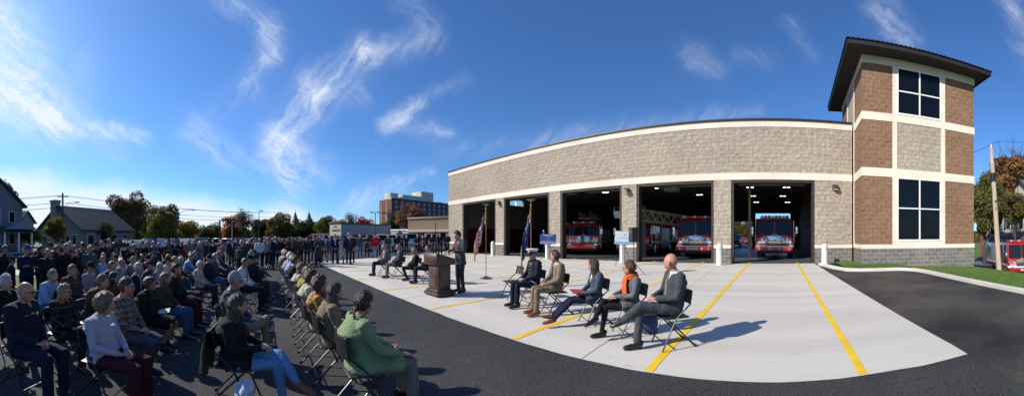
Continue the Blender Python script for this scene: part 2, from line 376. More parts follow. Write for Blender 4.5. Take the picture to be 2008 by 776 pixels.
# ---- tower (slightly skewed from the bays)
TA=R(-5); tw=(4.66,14.93)
ca,sa=math.cos(TA),math.sin(TA)
def tpart(mb_,name,mt,bev=0,parent=None): 
    o=build(mb_,name,mt,parent or st,loc=(tw[0],tw[1],0) if not parent else None,rz=TA if not parent else 0,smooth=bool(bev),bev=bev); return o
TW=6.3
def tu(px): # distance along the front face seen at a pixel column
    a=az(px); dt=tw[0]*math.sin(-TA)+tw[1]*math.cos(-TA)
    u0=tw[0]*math.cos(TA)+tw[1]*math.sin(TA)
    return dt*math.tan(a+TA)-u0
u1,u2,u3,u4=tu(1750),tu(1759),tu(1845),tu(1853)
print('tower u',u1,u2,u3,u4)
m=M()
for a,b in ((0,u1),(u4,TW)):
    m.box(a,b,0,.3,1.04,4.4)
    m.box(a,b,0,.3,4.82,7.16); m.box(a,b,0,.3,7.55,9.93)
for (y0,y1) in ((.3,2.0),(4.3,TW)):
    for z0,z1 in ((1.04,4.4),(4.82,7.16),(7.55,9.93)): m.box(0,.3,y0,y1,z0,z1); m.box(TW-.3,TW,y0,y1,z0,z1)
m.box(.3,TW-.3,TW-.3,TW,1.04,9.93)
tpart(m,'tower_wall',brown)
m=M(); m.box(u2,u3,.0,.3,4.82,7.16); tpart(m,'tower_panel',grey1)
for z0,z1 in ((4.82,7.16),(7.55,9.93),(1.04,4.4)):
    for xa in (0,TW-.3): m=M(); m.box(xa,xa+.3,2.2,4.1,z0,z1); tpart(m,'tower_panel',grey1)
m=M()
for z0,z1 in ((.84,1.04),(4.4,4.82),(7.16,7.55),(9.93,10.3)): m.box(-.03,TW+.03,-.03,TW+.03,z0,z1)
for z0,z1 in ((1.04,4.4),(4.82,7.16),(7.55,9.93)):
    for a,b in ((u1,u2),(u3,u4)): m.box(a,b,-.025,.3,z0,z1)
    for a,b in ((2.0,2.2),(4.1,4.3)): m.box(-.025,.3,a,b,z0,z1); m.box(TW-.3,TW+.025,a,b,z0,z1)
# around the windows
m.box(u2,u3,-.025,.3,1.04,1.2)
tpart(m,'tower_band',stone)
m=M(); m.box(-.012,TW+.012,-.012,TW,-.75,.84); tpart(m,'tower_base',dgrey)
m=M(); m.box(TW-1.3,TW+.06,-.06,.5,-.9,-.38); tpart(m,'footing',kerbm)
for z0,z1 in ((1.2,4.4),(7.55,9.93)):
    w=M(); t=.09; xm=(u2+u3)/2; zm=z0+(z1-z0)*(.5 if z0>5 else .52)
    w.box(u2,u3,-.05,.1,z0,z0+t); w.box(u2,u3,-.05,.1,z1-t*.7,z1); w.box(u2,u2+t*.7,-.048,.1,z0+t,z1-t*.7); w.box(u3-t*.7,u3,-.048,.1,z0+t,z1-t*.7)
    w.box(xm-.03,xm+.03,-.046,.1,z0+t,z1-t*.7); w.box(u2+t*.7,xm-.03,-.044,.1,zm-.03,zm+.03); w.box(xm+.03,u3-t*.7,-.044,.1,zm-.03,zm+.03)
    o=tpart(w,'window',white)
    w=M(); w.box(u2+.02,u3-.02,.02,.04,z0+.02,z1-.02); g=build(w,'pane',glassd,o,smooth=False)
# roof
ov=.82; m=M(); zt=10.3
ovr=.52; m.box(-ov,TW+ovr,-ov,TW+ov,zt,zt+.06); 
tpart(m,'soffit',mat('soffit_brown',(.030,.021,.018),.7))
m=M(); e=ov+.06
er=ovr+.06; m.box(-e,TW+er,-e,-ov,zt-.04,zt+.17); m.box(-e,TW+er,TW+ov,TW+e,zt-.04,zt+.17); m.box(-e,-ov,-ov,TW+ov,zt-.04,zt+.17); m.box(TW+ovr,TW+er,-ov,TW+ov,zt-.04,zt+.17)
tpart(m,'fascia',mat('fascia_brown',(.014,.012,.013),.5))
m=M(); e2=e+.05; h0=zt+.17; r2_=er+.05
m.add([(-e2,-e2,h0),(TW+r2_,-e2,h0),(TW+r2_,TW+e2,h0),(-e2,TW+e2,h0),(TW/2,TW/2,h0+1.1)],[(0,1,4),(1,2,4),(2,3,4),(3,0,4),(3,2,1,0)])
for k in range(34):  # shingle tabs give the eave its ragged edge
    a=-e2+(TW+e2+r2_)*k/34
    for f in (0,1):
        if f==0: m.box(a,a+.17,-e2-.012,-e2+.1,h0-.0,h0+.045)
        else: m.box(-e2-.012,-e2+.1,a,a+.17,h0,h0+.045)
tpart(m,'tower_roof',mat('shingle',(.025,.021,.022),.9,var=.3,vs=8,bump=.6,bs=30))
# wall lamps
for i,(px,z) in enumerate(((979,4.1),(1230,4.12),(1637,4.12))):
    X=D*math.tan(az(px)); lab=['bronze wall lamp on the pier between the two leftmost bays','bronze wall lamp on the pier left of the parked engine bay','bronze wall lamp on the wall beside the tower'][i]
    o=empty('wall_lamp',(X,D,z),0,lab,'wall lamp','wall lamps on the facade')
    m=M(); m.prism([(-.0,-.14),(-.28,-.14),(-.28,-.06),(-.14,.12),(0,.12)],-.15,.15,axis='x'); build(m,'housing',mat('lamp_bronze',(.09,.075,.06),.4,.5),o,bev=.015)
    m=M(); m.box(-.12,.12,-.26,-.02,-.165,-.142); build(m,'lens',mat('lamp_lens',(.8,.8,.75),.3),o)
# bollards
bol=empty('bollard',(0,0,0)); m=M()
zs=[0,.03,.9]; rs=[.19,.165,.165]; pts=[(0,0,z) for z in zs]; rr=list(rs)
for k in range(1,7): a=R(15*k); pts.append((0,0,.95+.165*math.sin(a))); rr.append(max(.165*math.cos(a),.004))
m.loft(pts,rr,V((1,0,0)),24); build(m,'post_cover',mat('bollard_cream',(.66,.63,.55),.45,var=.06,bump=.1,bs=20),bol,ang=60)
m=M(); m.loft([(0,0,.80),(0,0,.82)],.169,V((1,0,0)),24); build(m,'ring',mat('bollard_ring',(.35,.33,.29),.5),bol)
labs=['cream domed bollard beside the hanging american flag','cream domed bollard behind the blue notice board','cream domed bollard behind the white notice board','cream domed bollard between the two rightmost bays','cream domed bollard casting its shadow on the wall near the tower']
for i,X in enumerate((-18.25,-12.95,-7.66,-2.3,3.0)):
    o=bol if i==0 else copy_tree(bol)
    o.location=(X,16.15 if i<4 else 15.95,gz(X,16.1)); tag(o,labs[i],'bollard','bollards in front of the bay piers')
# ------------------------------------------------------------ people
def lerp(a,b,t): return a+(b-a)*t
_tmp=bpy.data.collections.new('build'); C.children.link(_tmp)
def remesh(mb,voxel,name,smooth=2,fold=0,seed=0,cut=None,fscale=9):
    me=mb.mesh(name,fix=True,smooth=True,ang=180)
    o=bpy.data.objects.new('tmp',me); _tmp.objects.link(o)
    r=o.modifiers.new('r','REMESH'); r.mode='VOXEL'; r.voxel_size=voxel
    s=o.modifiers.new('s','SMOOTH'); s.iterations=smooth; s.factor=.6
    dg=bpy.context.evaluated_depsgraph_get(); dg.update()
    out=bpy.data.meshes.new_from_object(o.evaluated_get(dg)); out.name=name
    bpy.data.objects.remove(o); bpy.data.meshes.remove(me)
    bm=bmesh.new(); bm.from_mesh(out)
    if fold:
        bm.normal_update(); sv=V((seed*3.1,seed*1.7,seed))
        for v in bm.verts:
            p=v.co
            n=noise.noise(V((p.x*fscale,p.y*fscale,p.z*fscale*.55))+sv)*.7+noise.noise(p*fscale*2.3+sv)*.4
            v.co=p+v.normal*n*fold
    if cut:
        bmesh.ops.delete(bm,geom=[f for f in bm.faces if cut(f.calc_center_median(),f.normal)],context='FACES')
    for f in bm.faces: f.smooth=True
    bm.to_mesh(out); bm.free(); return out
def Rz(a): return Matrix.Rotation(a,4,'Z')
# ---- poses: joints in a local frame, person faces +Y
def pose_seated(v):
    J=dict(pel=V((0,-.02,.53)),waist=V((0,-.05,.70)),chest=V((0,-.07,.90)),neck=V((0,-.045,1.055)),head=V((0,.005,1.185)))
    for s,k in ((-1,'L'),(1,'R')):
        J['sh'+k]=V((s*.190,-.06,1.0)); J['hip'+k]=V((s*.095,.0,.52)); J['kn'+k]=V((s*.13,.44,.52)); J['an'+k]=V((s*.13,.46,.10)); J['toe'+k]=V((s*.16,.66,.035))
        J['el'+k]=V((s*.26,.02,.73)); J['wr'+k]=V((s*.07,.24,.625)); J['hd'+k]=V((-s*.75,.65,-.1))
    if v=='cross':   # right knee over left
        J['knR']=V((.02,.46,.61)); J['anR']=V((-.19,.66,.36)); J['toeR']=V((-.25,.86,.30)); J['knL']=V((-.07,.44,.53)); J['anL']=V((-.03,.50,.10)); J['toeL']=V((-.04,.71,.035))
        for s,k in ((-1,'L'),(1,'R')): J['wr'+k]=V((s*.06+.02,.27,.70))
    elif v=='crossL':
        J['knL']=V((-.02,.46,.61)); J['anL']=V((.19,.66,.36)); J['toeL']=V((.25,.86,.30)); J['knR']=V((.07,.44,.53)); J['anR']=V((.03,.50,.10)); J['toeR']=V((.04,.71,.035))
        for s,k in ((-1,'L'),(1,'R')): J['wr'+k]=V((s*.06-.02,.27,.70))
    elif v=='figure4':
        J['knR']=V((.33,.36,.60)); J['anR']=V((-.10,.47,.62)); J['toeR']=V((-.27,.56,.66))
    elif v=='stretch':
        for s,k in ((-1,'L'),(1,'R')): J['kn'+k]=V((s*.08,.45,.50)); J['an'+k]=V((s*.05,.80,.13)); J['toe'+k]=V((s*.07,.96,.12))
        J['anR']=V((-.03,.82,.20)); J['toeR']=V((-.02,.98,.24))
    elif v=='tuck':
        for s,k in ((-1,'L'),(1,'R')): J['kn'+k]=V((s*.10,.43,.50)); J['an'+k]=V((s*.08,.28,.10)); J['toe'+k]=V((s*.10,.45,.035))
    elif v=='arms':
        J['elL']=V((-.25,.05,.76)); J['elR']=V((.25,.05,.76)); J['wrL']=V((.05,.21,.82)); J['wrR']=V((-.05,.24,.78)); J['hdL']=V((1,.05,.1)); J['hdR']=V((-1,.05,.1))
    elif v=='lean':
        for k,q in (('waist',(0,0,.72)),('chest',(0,.06,.90)),('neck',(0,.13,1.035)),('head',(0,.195,1.155))): J[k]=V(q)
        for s,k in ((-1,'L'),(1,'R')): J['sh'+k]=V((s*.185,.10,.98)); J['el'+k]=V((s*.25,.27,.72)); J['wr'+k]=V((s*.07,.42,.64))
    elif v=='knees':
        for s,k in ((-1,'L'),(1,'R')): J['wr'+k]=V((s*.13,.33,.625)); J['hd'+k]=V((-s*.15,.98,-.2)); J['el'+k]=V((s*.25,.06,.76))
    return J
def pose_stand(v):
    J=dict(pel=V((0,0,.93)),waist=V((0,.0,1.08)),chest=V((0,-.01,1.28)),neck=V((0,-.01,1.455)),head=V((0,.03,1.592)))
    for s,k in ((-1,'L'),(1,'R')):
        J['sh'+k]=V((s*.190,-.01,1.39)); J['hip'+k]=V((s*.09,.0,.90)); J['kn'+k]=V((s*.11,.02,.50)); J['an'+k]=V((s*.12,-.02,.09)); J['toe'+k]=V((s*.16,.18,.035))
        J['el'+k]=V((s*.255,-.03,1.10)); J['wr'+k]=V((s*.26,.05,.86)); J['hd'+k]=V((0,.15,-1))
    if v=='clasp':
        for s,k in ((-1,'L'),(1,'R')): J['el'+k]=V((s*.26,.03,1.12)); J['wr'+k]=V((s*.06,.19,.95)); J['hd'+k]=V((-s*.8,.3,-.5))
    elif v=='arms':
        J['elL']=V((-.25,.08,1.14)); J['elR']=V((.25,.08,1.14)); J['wrL']=V((.05,.20,1.2)); J['wrR']=V((-.05,.23,1.16)); J['hdL']=V((1,.05,.1)); J['hdR']=V((-1,.05,.1))
    elif v=='phone':
        for s,k in ((-1,'L'),(1,'R')): J['el'+k]=V((s*.24,.12,1.17)); J['wr'+k]=V((s*.06,.36,1.38)); J['hd'+k]=V((-s*.35,.2,.9))
    elif v=='step':
        J['anR']=V((.16,.14,.09)); J['toeR']=V((.24,.33,.035)); J['knR']=V((.14,.12,.50)); J['anL']=V((-.13,-.10,.09)); J['toeL']=V((-.20,.08,.035))
    elif v=='lectern':
        J['head']=V((0,.085,1.57)); J['neck']=V((0,.02,1.45)); J['chest']=V((0,.0,1.27))
        for s,k in ((-1,'L'),(1,'R')): J['el'+k]=V((s*.27,.06,1.13)); J['wr'+k]=V((s*.15,.30,1.14)); J['hd'+k]=V((-s*.1,.9,-.25))
    return J
def hand(m,w,d,s,mi=0,seg=6):
    d=V(d).normalized(); up=V((0,0,1)) if abs(d.z)<.85 else V((0,1,0))
    n=(up-d*up.dot(d)).normalized()         # back of the hand
    sd=d.cross(n)*s                          # towards the little finger
    w=V(w)
    m.loft([w-d*.02,w+d*.02,w+d*.06,w+d*.095],[(.027,.019),(.034,.017),(.042,.016),(.038,.013)],sd,seg+2,mi)
    for i,(o,Lf) in enumerate(((-.030,.068),(-.010,.078),(.010,.072),(.028,.056))):
        b=w+d*.088+sd*o; p1=b+d*Lf*.45-n*.006; p2=p1+(d*.62-n*.75).normalized()*Lf*.38; p3=p2+(d*.15-n).normalized()*Lf*.26
        m.loft([b,p1,p2,p3],[.0092,.0088,.008,.0062],sd,seg,mi)
    b=w+d*.03-sd*.028; p1=b+(d*.6-sd*.75-n*.2).normalized()*.038; p2=p1+(d*.95-sd*.15-n*.35).normalized()*.03
    m.loft([b,p1,p2],[.0125,.011,.0085],n,seg,mi)
def skull(d,q):
    x,y,z=q
    if z<0:
        t=min(1,-z/.118); x*=1-.36*t*t-.08*t; y=y*(1-.16*t)+.018*t
        if d.y<0: y*=1-.30*t
        if t>.75 and d.y>0: z=z
    if d.y>0.2:  # brow, eye line, cheeks
        y+= .006*math.exp(-((z-.028)/.012)**2) - .008*math.exp(-((z-.004)/.016)**2)*math.exp(-((abs(x)-.032)/.018)**2)
        y+= .006*math.exp(-((z+.10)/.02)**2)*math.exp(-(x/.03)**2)
        y-= .004*math.exp(-((z+.083)/.010)**2)*math.exp(-(x/.03)**2)
        y+= .004*math.exp(-((z+.062)/.010)**2)*math.exp(-(x/.025)**2)
    return V((x,y,z))
def head(m,H,mi=(0,1,2,3),fat=1.0):
    m.ell((0,0,0),(.077*fat,.097,.118),mi[0],28,22,H,skull)
    # nose
    T=lambda pts: [H@V(p) for p in pts]
    ax=(H.to_3x3()@V((1,0,0)))
    m.loft(T([(0,.080,.022),(0,.092,.0),(0,.103,-.026),(0,.094,-.039),(0,.082,-.043)]),[(.009,.008),(.012,.012),(.0185,.014),(.018,.010),(.010,.006)],ax,8,mi[0])
    for s in (-1,1):
        m.ell((s*.031,.0795,.002),(.0145,.010,.0095),mi[1],8,6,H)
        m.ell((s*.031,.0885,.002),(.0062,.0035,.0065),mi[2],6,5,H)
        m.loft(T([(s*.014,.0925,.020),(s*.030,.0925,.026),(s*.048,.081,.020)]),[.004,.005,.003],None,5,mi[2])
        m.loft(T([(s*.016,.0905,.012),(s*.031,.0925,.0145),(s*.047,.0815,.010)]),[.003,.0045,.003],None,5,mi[0])
        # ear
        m.ell((s*.078*fat,-.004,-.004),(.010,.021,.034),mi[0],8,8,H@Matrix.Translation((0,0,0)))
        m.ell((s*.084*fat,-.010,.004),(.008,.016,.024),mi[0],8,6,H)
    m.ell((0,.0885,-.064),(.024,.009,.0055),mi[3],8,6,H); m.ell((0,.0875,-.0725),(.019,.010,.0055),mi[3],8,6,H)
SKINS=[mat('skin_%s'%n,c,.5,var=.08,vs=14,bump=.12,bs=120,spec=.35) for n,c in (('pale',(.56,.32,.235)),('fair',(.50,.275,.195)),('ruddy',(.50,.235,.165)),('tan',(.38,.20,.13)),('brown',(.17,.085,.05)))]
eyew=mat('eye_white',(.6,.57,.54),.3,var=0); eyed=mat('eye_dark',(.03,.022,.018),.4,var=0); lipm=mat('lip',(.36,.12,.10),.5,var=0)
_bc={}
def tors(J,sc,fem,low=0,heavy=1.0):
    """ring stations of the trunk from crotch to neck; sc scales radii"""
    pel,wa,ch,ne=J['pel'],J['waist'],J['chest'],J['neck']; shm=(J['shL']+J['shR'])/2
    up=(wa-pel).normalized()
    p=[pel-up*.09,pel-up*.02,lerp(pel,wa,.5),wa,lerp(wa,ch,.5),ch,lerp(ch,shm,.62),shm+(ne-shm)*.25,lerp(shm,ne,.75),ne+(J['head']-ne)*.12]
    if fem: r=[(.13,.11),(.175,.125),(.165,.118),(.140,.105),(.150,.116),(.170,.138),(.172,.114),(.148,.090),(.074,.068),(.052,.055)]
    else:   r=[(.13,.11),(.165,.122),(.165,.125),(.160,.122),(.172,.124),(.198,.134),(.205,.122),(.178,.098),(.092,.076),(.058,.062)]
    r=[(a*sc*(heavy if 0<i<6 else 1),b*sc*(heavy**1.6 if 0<i<6 else 1)) for i,(a,b) in enumerate(r)]
    if heavy>1: p=[q+V((0,.02*(heavy-1)/.15,0)) if 1<i<5 else q for i,q in enumerate(p)]
    return p,r
def arm(m,J,k,r0,r1,r2,r3,upto=1.0,seg=10):
    a,b,c=J['sh'+k],J['el'+k],J['wr'+k]; e=lerp(b,c,upto)
    s=-1 if k=='L' else 1
    a0=a+V((-s*.05,0,.012))
    m.loft([a0,a,lerp(a,b,.35),lerp(a,b,.8),b,lerp(b,e,.35),e],[r0*.9,r0*1.12,r0,r1,r1*1.0,r2,r3],None,seg)
def leg(m,J,k,r,seg=12,upto=1.0):
    a,b,c=J['hip'+k],J['kn'+k],J['an'+k]; e=lerp(b,c,upto)
    d=(b-a).normalized()
    m.loft([a-d*.05,a+d*.04,lerp(a,b,.45),lerp(a,b,.86),b,lerp(b,e,.18),lerp(b,e,.4),e],[r[0],r[0]*1.06,r[1],r[2],r[2]*.98,r[2]*.95,r[3],r[4]],None,seg)
def body_mesh(pose,seated,fem,yaw,tilt,fat,voxel=.022):
    key=('b',pose,seated,fem,yaw,tilt,fat)
    if key in _bc: return _bc[key]
    J=(pose_seated if seated else pose_stand)(pose)
    k2=('bt',pose,seated,fem)
    if k2 not in _bc:
        m=M(); p,r=tors(J,.86,fem); m.loft(p,r,V((1,0,0)),16)
        nk,hd=J['neck'],J['head']; m.loft([nk-V((0,0,.05)),lerp(nk,hd,.4),hd-V((0,.02,.05))],[.060 if not fem else .052,.054 if not fem else .046,.052],V((1,0,0)),12)
        for k in 'LR':
            arm(m,J,k,.045,.036,.038,.024); leg(m,J,k,(.075,.062,.044,.040,.028),12)
            t=J['toe'+k]; a=J['an'+k]; m.loft([a+V((0,0,.0)),lerp(a,t,.4)-V((0,0,.01)),lerp(a,t,.75)],[.030,.020,.014],None,8)
        me=remesh(m,voxel,'torso_base',2); _bc[k2]=me
    base=_bc[k2]; m=M()
    m.add([v.co for v in base.vertices],[tuple(p.vertices) for p in base.polygons],0)
    hd=J['head']; H=head_matrix(pose,seated,yaw,tilt)
    head(m,H,(0,1,2,3),fat)
    for k,s in (('L',-1),('R',1)): hand(m,J['wr'+k],J['hd'+k],s)
    me=m.mesh('body',[SKINS[0],eyew,eyed,lipm],True,180); _bc[key]=me; return me
def head_matrix(pose,seated,yaw,tilt):
    J=(pose_seated if seated else pose_stand)(pose)
    return Matrix.Translation(J['head'])@Rz(R(yaw))@Matrix.Rotation(R(tilt),4,'X')@Matrix.Scale(1.05,4)
def top_mesh(pose,seated,fem,kind,heavy,fine):
    key=('t',pose,seated,fem,kind,heavy,fine)
    if key in _bc: return _bc[key]
    J=(pose_seated if seated else pose_stand)(pose); m=M()
    sc={'shirt':1.0,'suit':1.06,'jacket':1.10,'coat':1.10,'puffer':1.2,'tee':.98,'open':1.08}[kind]
    p,r=tors(J,sc,fem,0,heavy)
    p=p[:-1]; r=r[:-1]
    if kind in('suit','jacket','puffer','open'): r[-1]=(r[-1][0]*1.02,r[-1][1]*1.02)
    m.loft(p,r,V((1,0,0)),20)
    # hem
    pel=J['pel']
    if kind in ('suit','jacket','open','puffer','coat') and not seated:
        L={'suit':.16,'jacket':.10,'open':.12,'puffer':.08,'coat':.42}[kind]
        m.loft([pel+V((0,0,.05)),pel-V((0,0,.06)),pel-V((0,0,L))],[(.175*sc,.13*sc),(.185*sc,.14*sc),(.19*sc+L*.08,.145*sc+L*.08)],V((1,0,0)),18)
    elif seated and kind in ('suit','jacket','open','coat'):
        m.loft([pel+V((0,-.04,.1)),pel+V((0,-.02,-.01)),pel+V((0,.10,.03))],[(.17*sc,.12*sc),(.185*sc,.13*sc),(.18*sc,.11*sc)],V((1,0,0)),18)
        for k in 'LR':
            a,b=J['hip'+k],J['kn'+k]; d=b-a; m.loft([a+V((0,0,.01)),a+d*.25+V((0,0,.015)),a+d*(.42 if kind!='coat' else .8)+V((0,0,.01))],[(.105,.095),(.108,.092),(.10,.085)],V((1,0,0)),12)
    q=1.0 if kind in('shirt','tee') else (1.12 if kind!='puffer' else 1.32)
    w=.9 if fem else 1.0
    if kind=='tee':
        for k in 'LR':
            a,b=J['sh'+k],J['el'+k]; s=-1 if k=='L' else 1
            m.loft([a+V((-s*.05,0,.012)),a,lerp(a,b,.35),lerp(a,b,.75)],[.06,.068,.063,.064],None,12)
    else:
        for k in 'LR': arm(m,J,k,.064*q*w,.055*q*w,.050*q*w,.038*q*w,.98,12)
    nk=J['neck']
    if kind in ('jacket','coat','open','puffer'): m.loft([nk-V((0,.0,.06)),nk+V((0,-.01,.015))],[(.085,.085),(.070,.072)],V((1,0,0)),14)
    elif kind in('shirt','suit'): m.loft([nk-V((0,0,.05)),nk+V((0,-.006,.022))],[(.072,.074),(.058,.062)],V((1,0,0)),14)
    cut=None
    ch=J['chest']; ne=J['neck']
    if kind in('suit','open'):
        wid=.055 if kind=='suit' else .06
        z0=lerp(J['waist'],J['chest'],.45).z if kind=='suit' else J['pel'].z-.1
        def cut(c,n):
            if n.y<.15 or c.z<z0 or c.z>ne.z+.1: return False
            ymin=lerp(J['waist'].y,J['chest'].y,.5)+.03
            if c.y<ymin or abs(c.x)>.12: return False
            if seated and c.z<J['waist'].z-.04: return False
            t=min(1,(c.z-z0)/(ne.z-z0))
            return abs(c.x)<(.012+wid*t if kind=='suit' else wid)
    vx=(.012 if fine else .019)
    def cut2(c,n): 
        return (cut(c,n) if cut else False)
    me=remesh(m,vx,'top',3 if fine else 2,fold={'shirt':.011,'tee':.009,'suit':.007,'jacket':.012,'coat':.011,'puffer':.014,'open':.011}[kind],seed=hash(pose)%17+ (3 if fem else 0),cut=cut2,fscale=8 if kind!='puffer' else 14)
    _bc[key]=me; return me
def shirt_mesh(pose,seated,fem,heavy):
    key=('s',pose,seated,fem,heavy)
    if key in _bc: return _bc[key]
    J=(pose_seated if seated else pose_stand)(pose); m=M(); p,r=tors(J,.985,fem,0,heavy)
    p=p[2:-1]; r=r[2:-1]; m.loft(p,r,V((1,0,0)),20)
    nk=J['neck']; m.loft([nk-V((0,0,.05)),nk+V((0,0,.03))],[(.068,.070),(.057,.060)],V((1,0,0)),14)
    me=remesh(m,.018,'shirt',2); _bc[key]=me; return me
def tie_mesh(pose,seated,fem,heavy):
    key=('tie',pose,seated,heavy)
    if key in _bc: return _bc[key]
    J=(pose_seated if seated else pose_stand)(pose); p,r=tors(J,1.0,False,0,heavy); m=M(); pts=[];
    for i in (8,7,6,5,4,3):
        pts.append(p[i]+V((0,r[i][1]*(1.0)+.004,0)))
    wd=[.014,.016,.024,.030,.036,.030]
    m.loft(pts,[(w,.006) for w in wd],V((1,0,0)),8); me=m.mesh('tie',[],True,60); me.materials.append(None); _bc[key]=me; return me
def bottom_mesh(pose,seated,fem,kind,heavy,fine):
    key=('p',pose,seated,fem,kind,heavy,fine)
    if key in _bc: return _bc[key]
    J=(pose_seated if seated else pose_stand)(pose); m=M(); pel=J['pel']; h=heavy
    m.loft([pel+V((0,-.01,.13)),pel+V((0,-.005,.04)),pel-V((0,0,.04)),pel-V((0,-.01,.085))],[(.152*h,.115*h),(.17*h,.127*h),(.172*h,.125*h),(.12,.10)],V((1,0,0)),16)
    rr={'pants':(.092,.082,.066,.062,.056),'slim':(.09,.078,.058,.054,.04),'shorts':(.10,.095,.085,.08,.08),'skirt':(.10,.095,.09,.08,.08)}[kind]
    rr=tuple(x*(h**.6) for x in rr)
    for k in 'LR':
        if kind in('shorts','skirt'):
            a,b=J['hip'+k],J['kn'+k]; d=(b-a); m.loft([a-d*.1,a+d*.1,a+d*.5,a+d*.98],[rr[0],rr[0]*1.05,rr[1],rr[2]],None,12)
        else: leg(m,J,k,rr,12,1.03)
    if kind=='skirt':
        a=(J['hipL']+J['hipR'])/2; b=(J['knL']+J['knR'])/2; m.loft([a,lerp(a,b,.5),b],[(.18,.10),(.18,.095),(.17,.08)],V((1,0,0)),14)
    me=remesh(m,.013 if fine else .02,'bottom',2,fold=.009,seed=5,fscale=9); _bc[key]=me; return me
def shoe_mesh(pose,seated,k,heel=False):
    key=('sh',pose,seated,k)
    if key in _bc: return _bc[key]
    J=(pose_seated if seated else pose_stand)(pose); a=J['an'+k]; t=J['toe'+k]; kn=J['kn'+k]
    up=(kn-a).normalized(); f=(t-a); f=(f-up*f.dot(up)*.6); 
    if not (abs(a.z-.09)<.03): pass
    d=(t-a); L=d.length; d.normalize()
    sd=d.cross(V((0,0,1))); 
    if sd.length<.1: sd=V((1,0,0))
    sd.normalize(); dn=sd.cross(d).normalized()
    if dn.z>0: dn=-dn
    flat=a.z<.12
    if flat:
        d=V((d.x,d.y,0)).normalized(); dn=V((0,0,-1)); base=V((a.x,a.y,.0)); st=[(-.075,.055,.034,.055),(-.055,.06,.042,.06),(0,.055,.040,.055),(.06,.042,.042,.042),(.12,.034,.046,.034),(.17,.028,.040,.028),(.2,.018,.022,.018)]
        pts=[base+d*s_[0]+V((0,0,s_[1])) for s_ in st]; rad=[(s_[2],s_[3]) for s_ in st]
    else:
        st=[(-.06,.0,.034,.045),(0,.005,.040,.05),(.06,.02,.042,.042),(.12,.03,.046,.034),(.17,.035,.040,.028),(.2,.04,.022,.018)]
        pts=[a+d*s_[0]+dn*s_[1] for s_ in st]; rad=[(s_[2],s_[3]) for s_ in st]
    m=M(); m.loft(pts,rad,sd,12)
    m.loft([a+up*.05,a,a-up*.02],[.038,.042,.040],None,10)
    me=m.mesh('shoe',[],True,60); me.materials.append(None)
    if flat:
        for v in me.vertices: v.co.z=max(v.co.z,.004)
    _bc[key]=me; return me
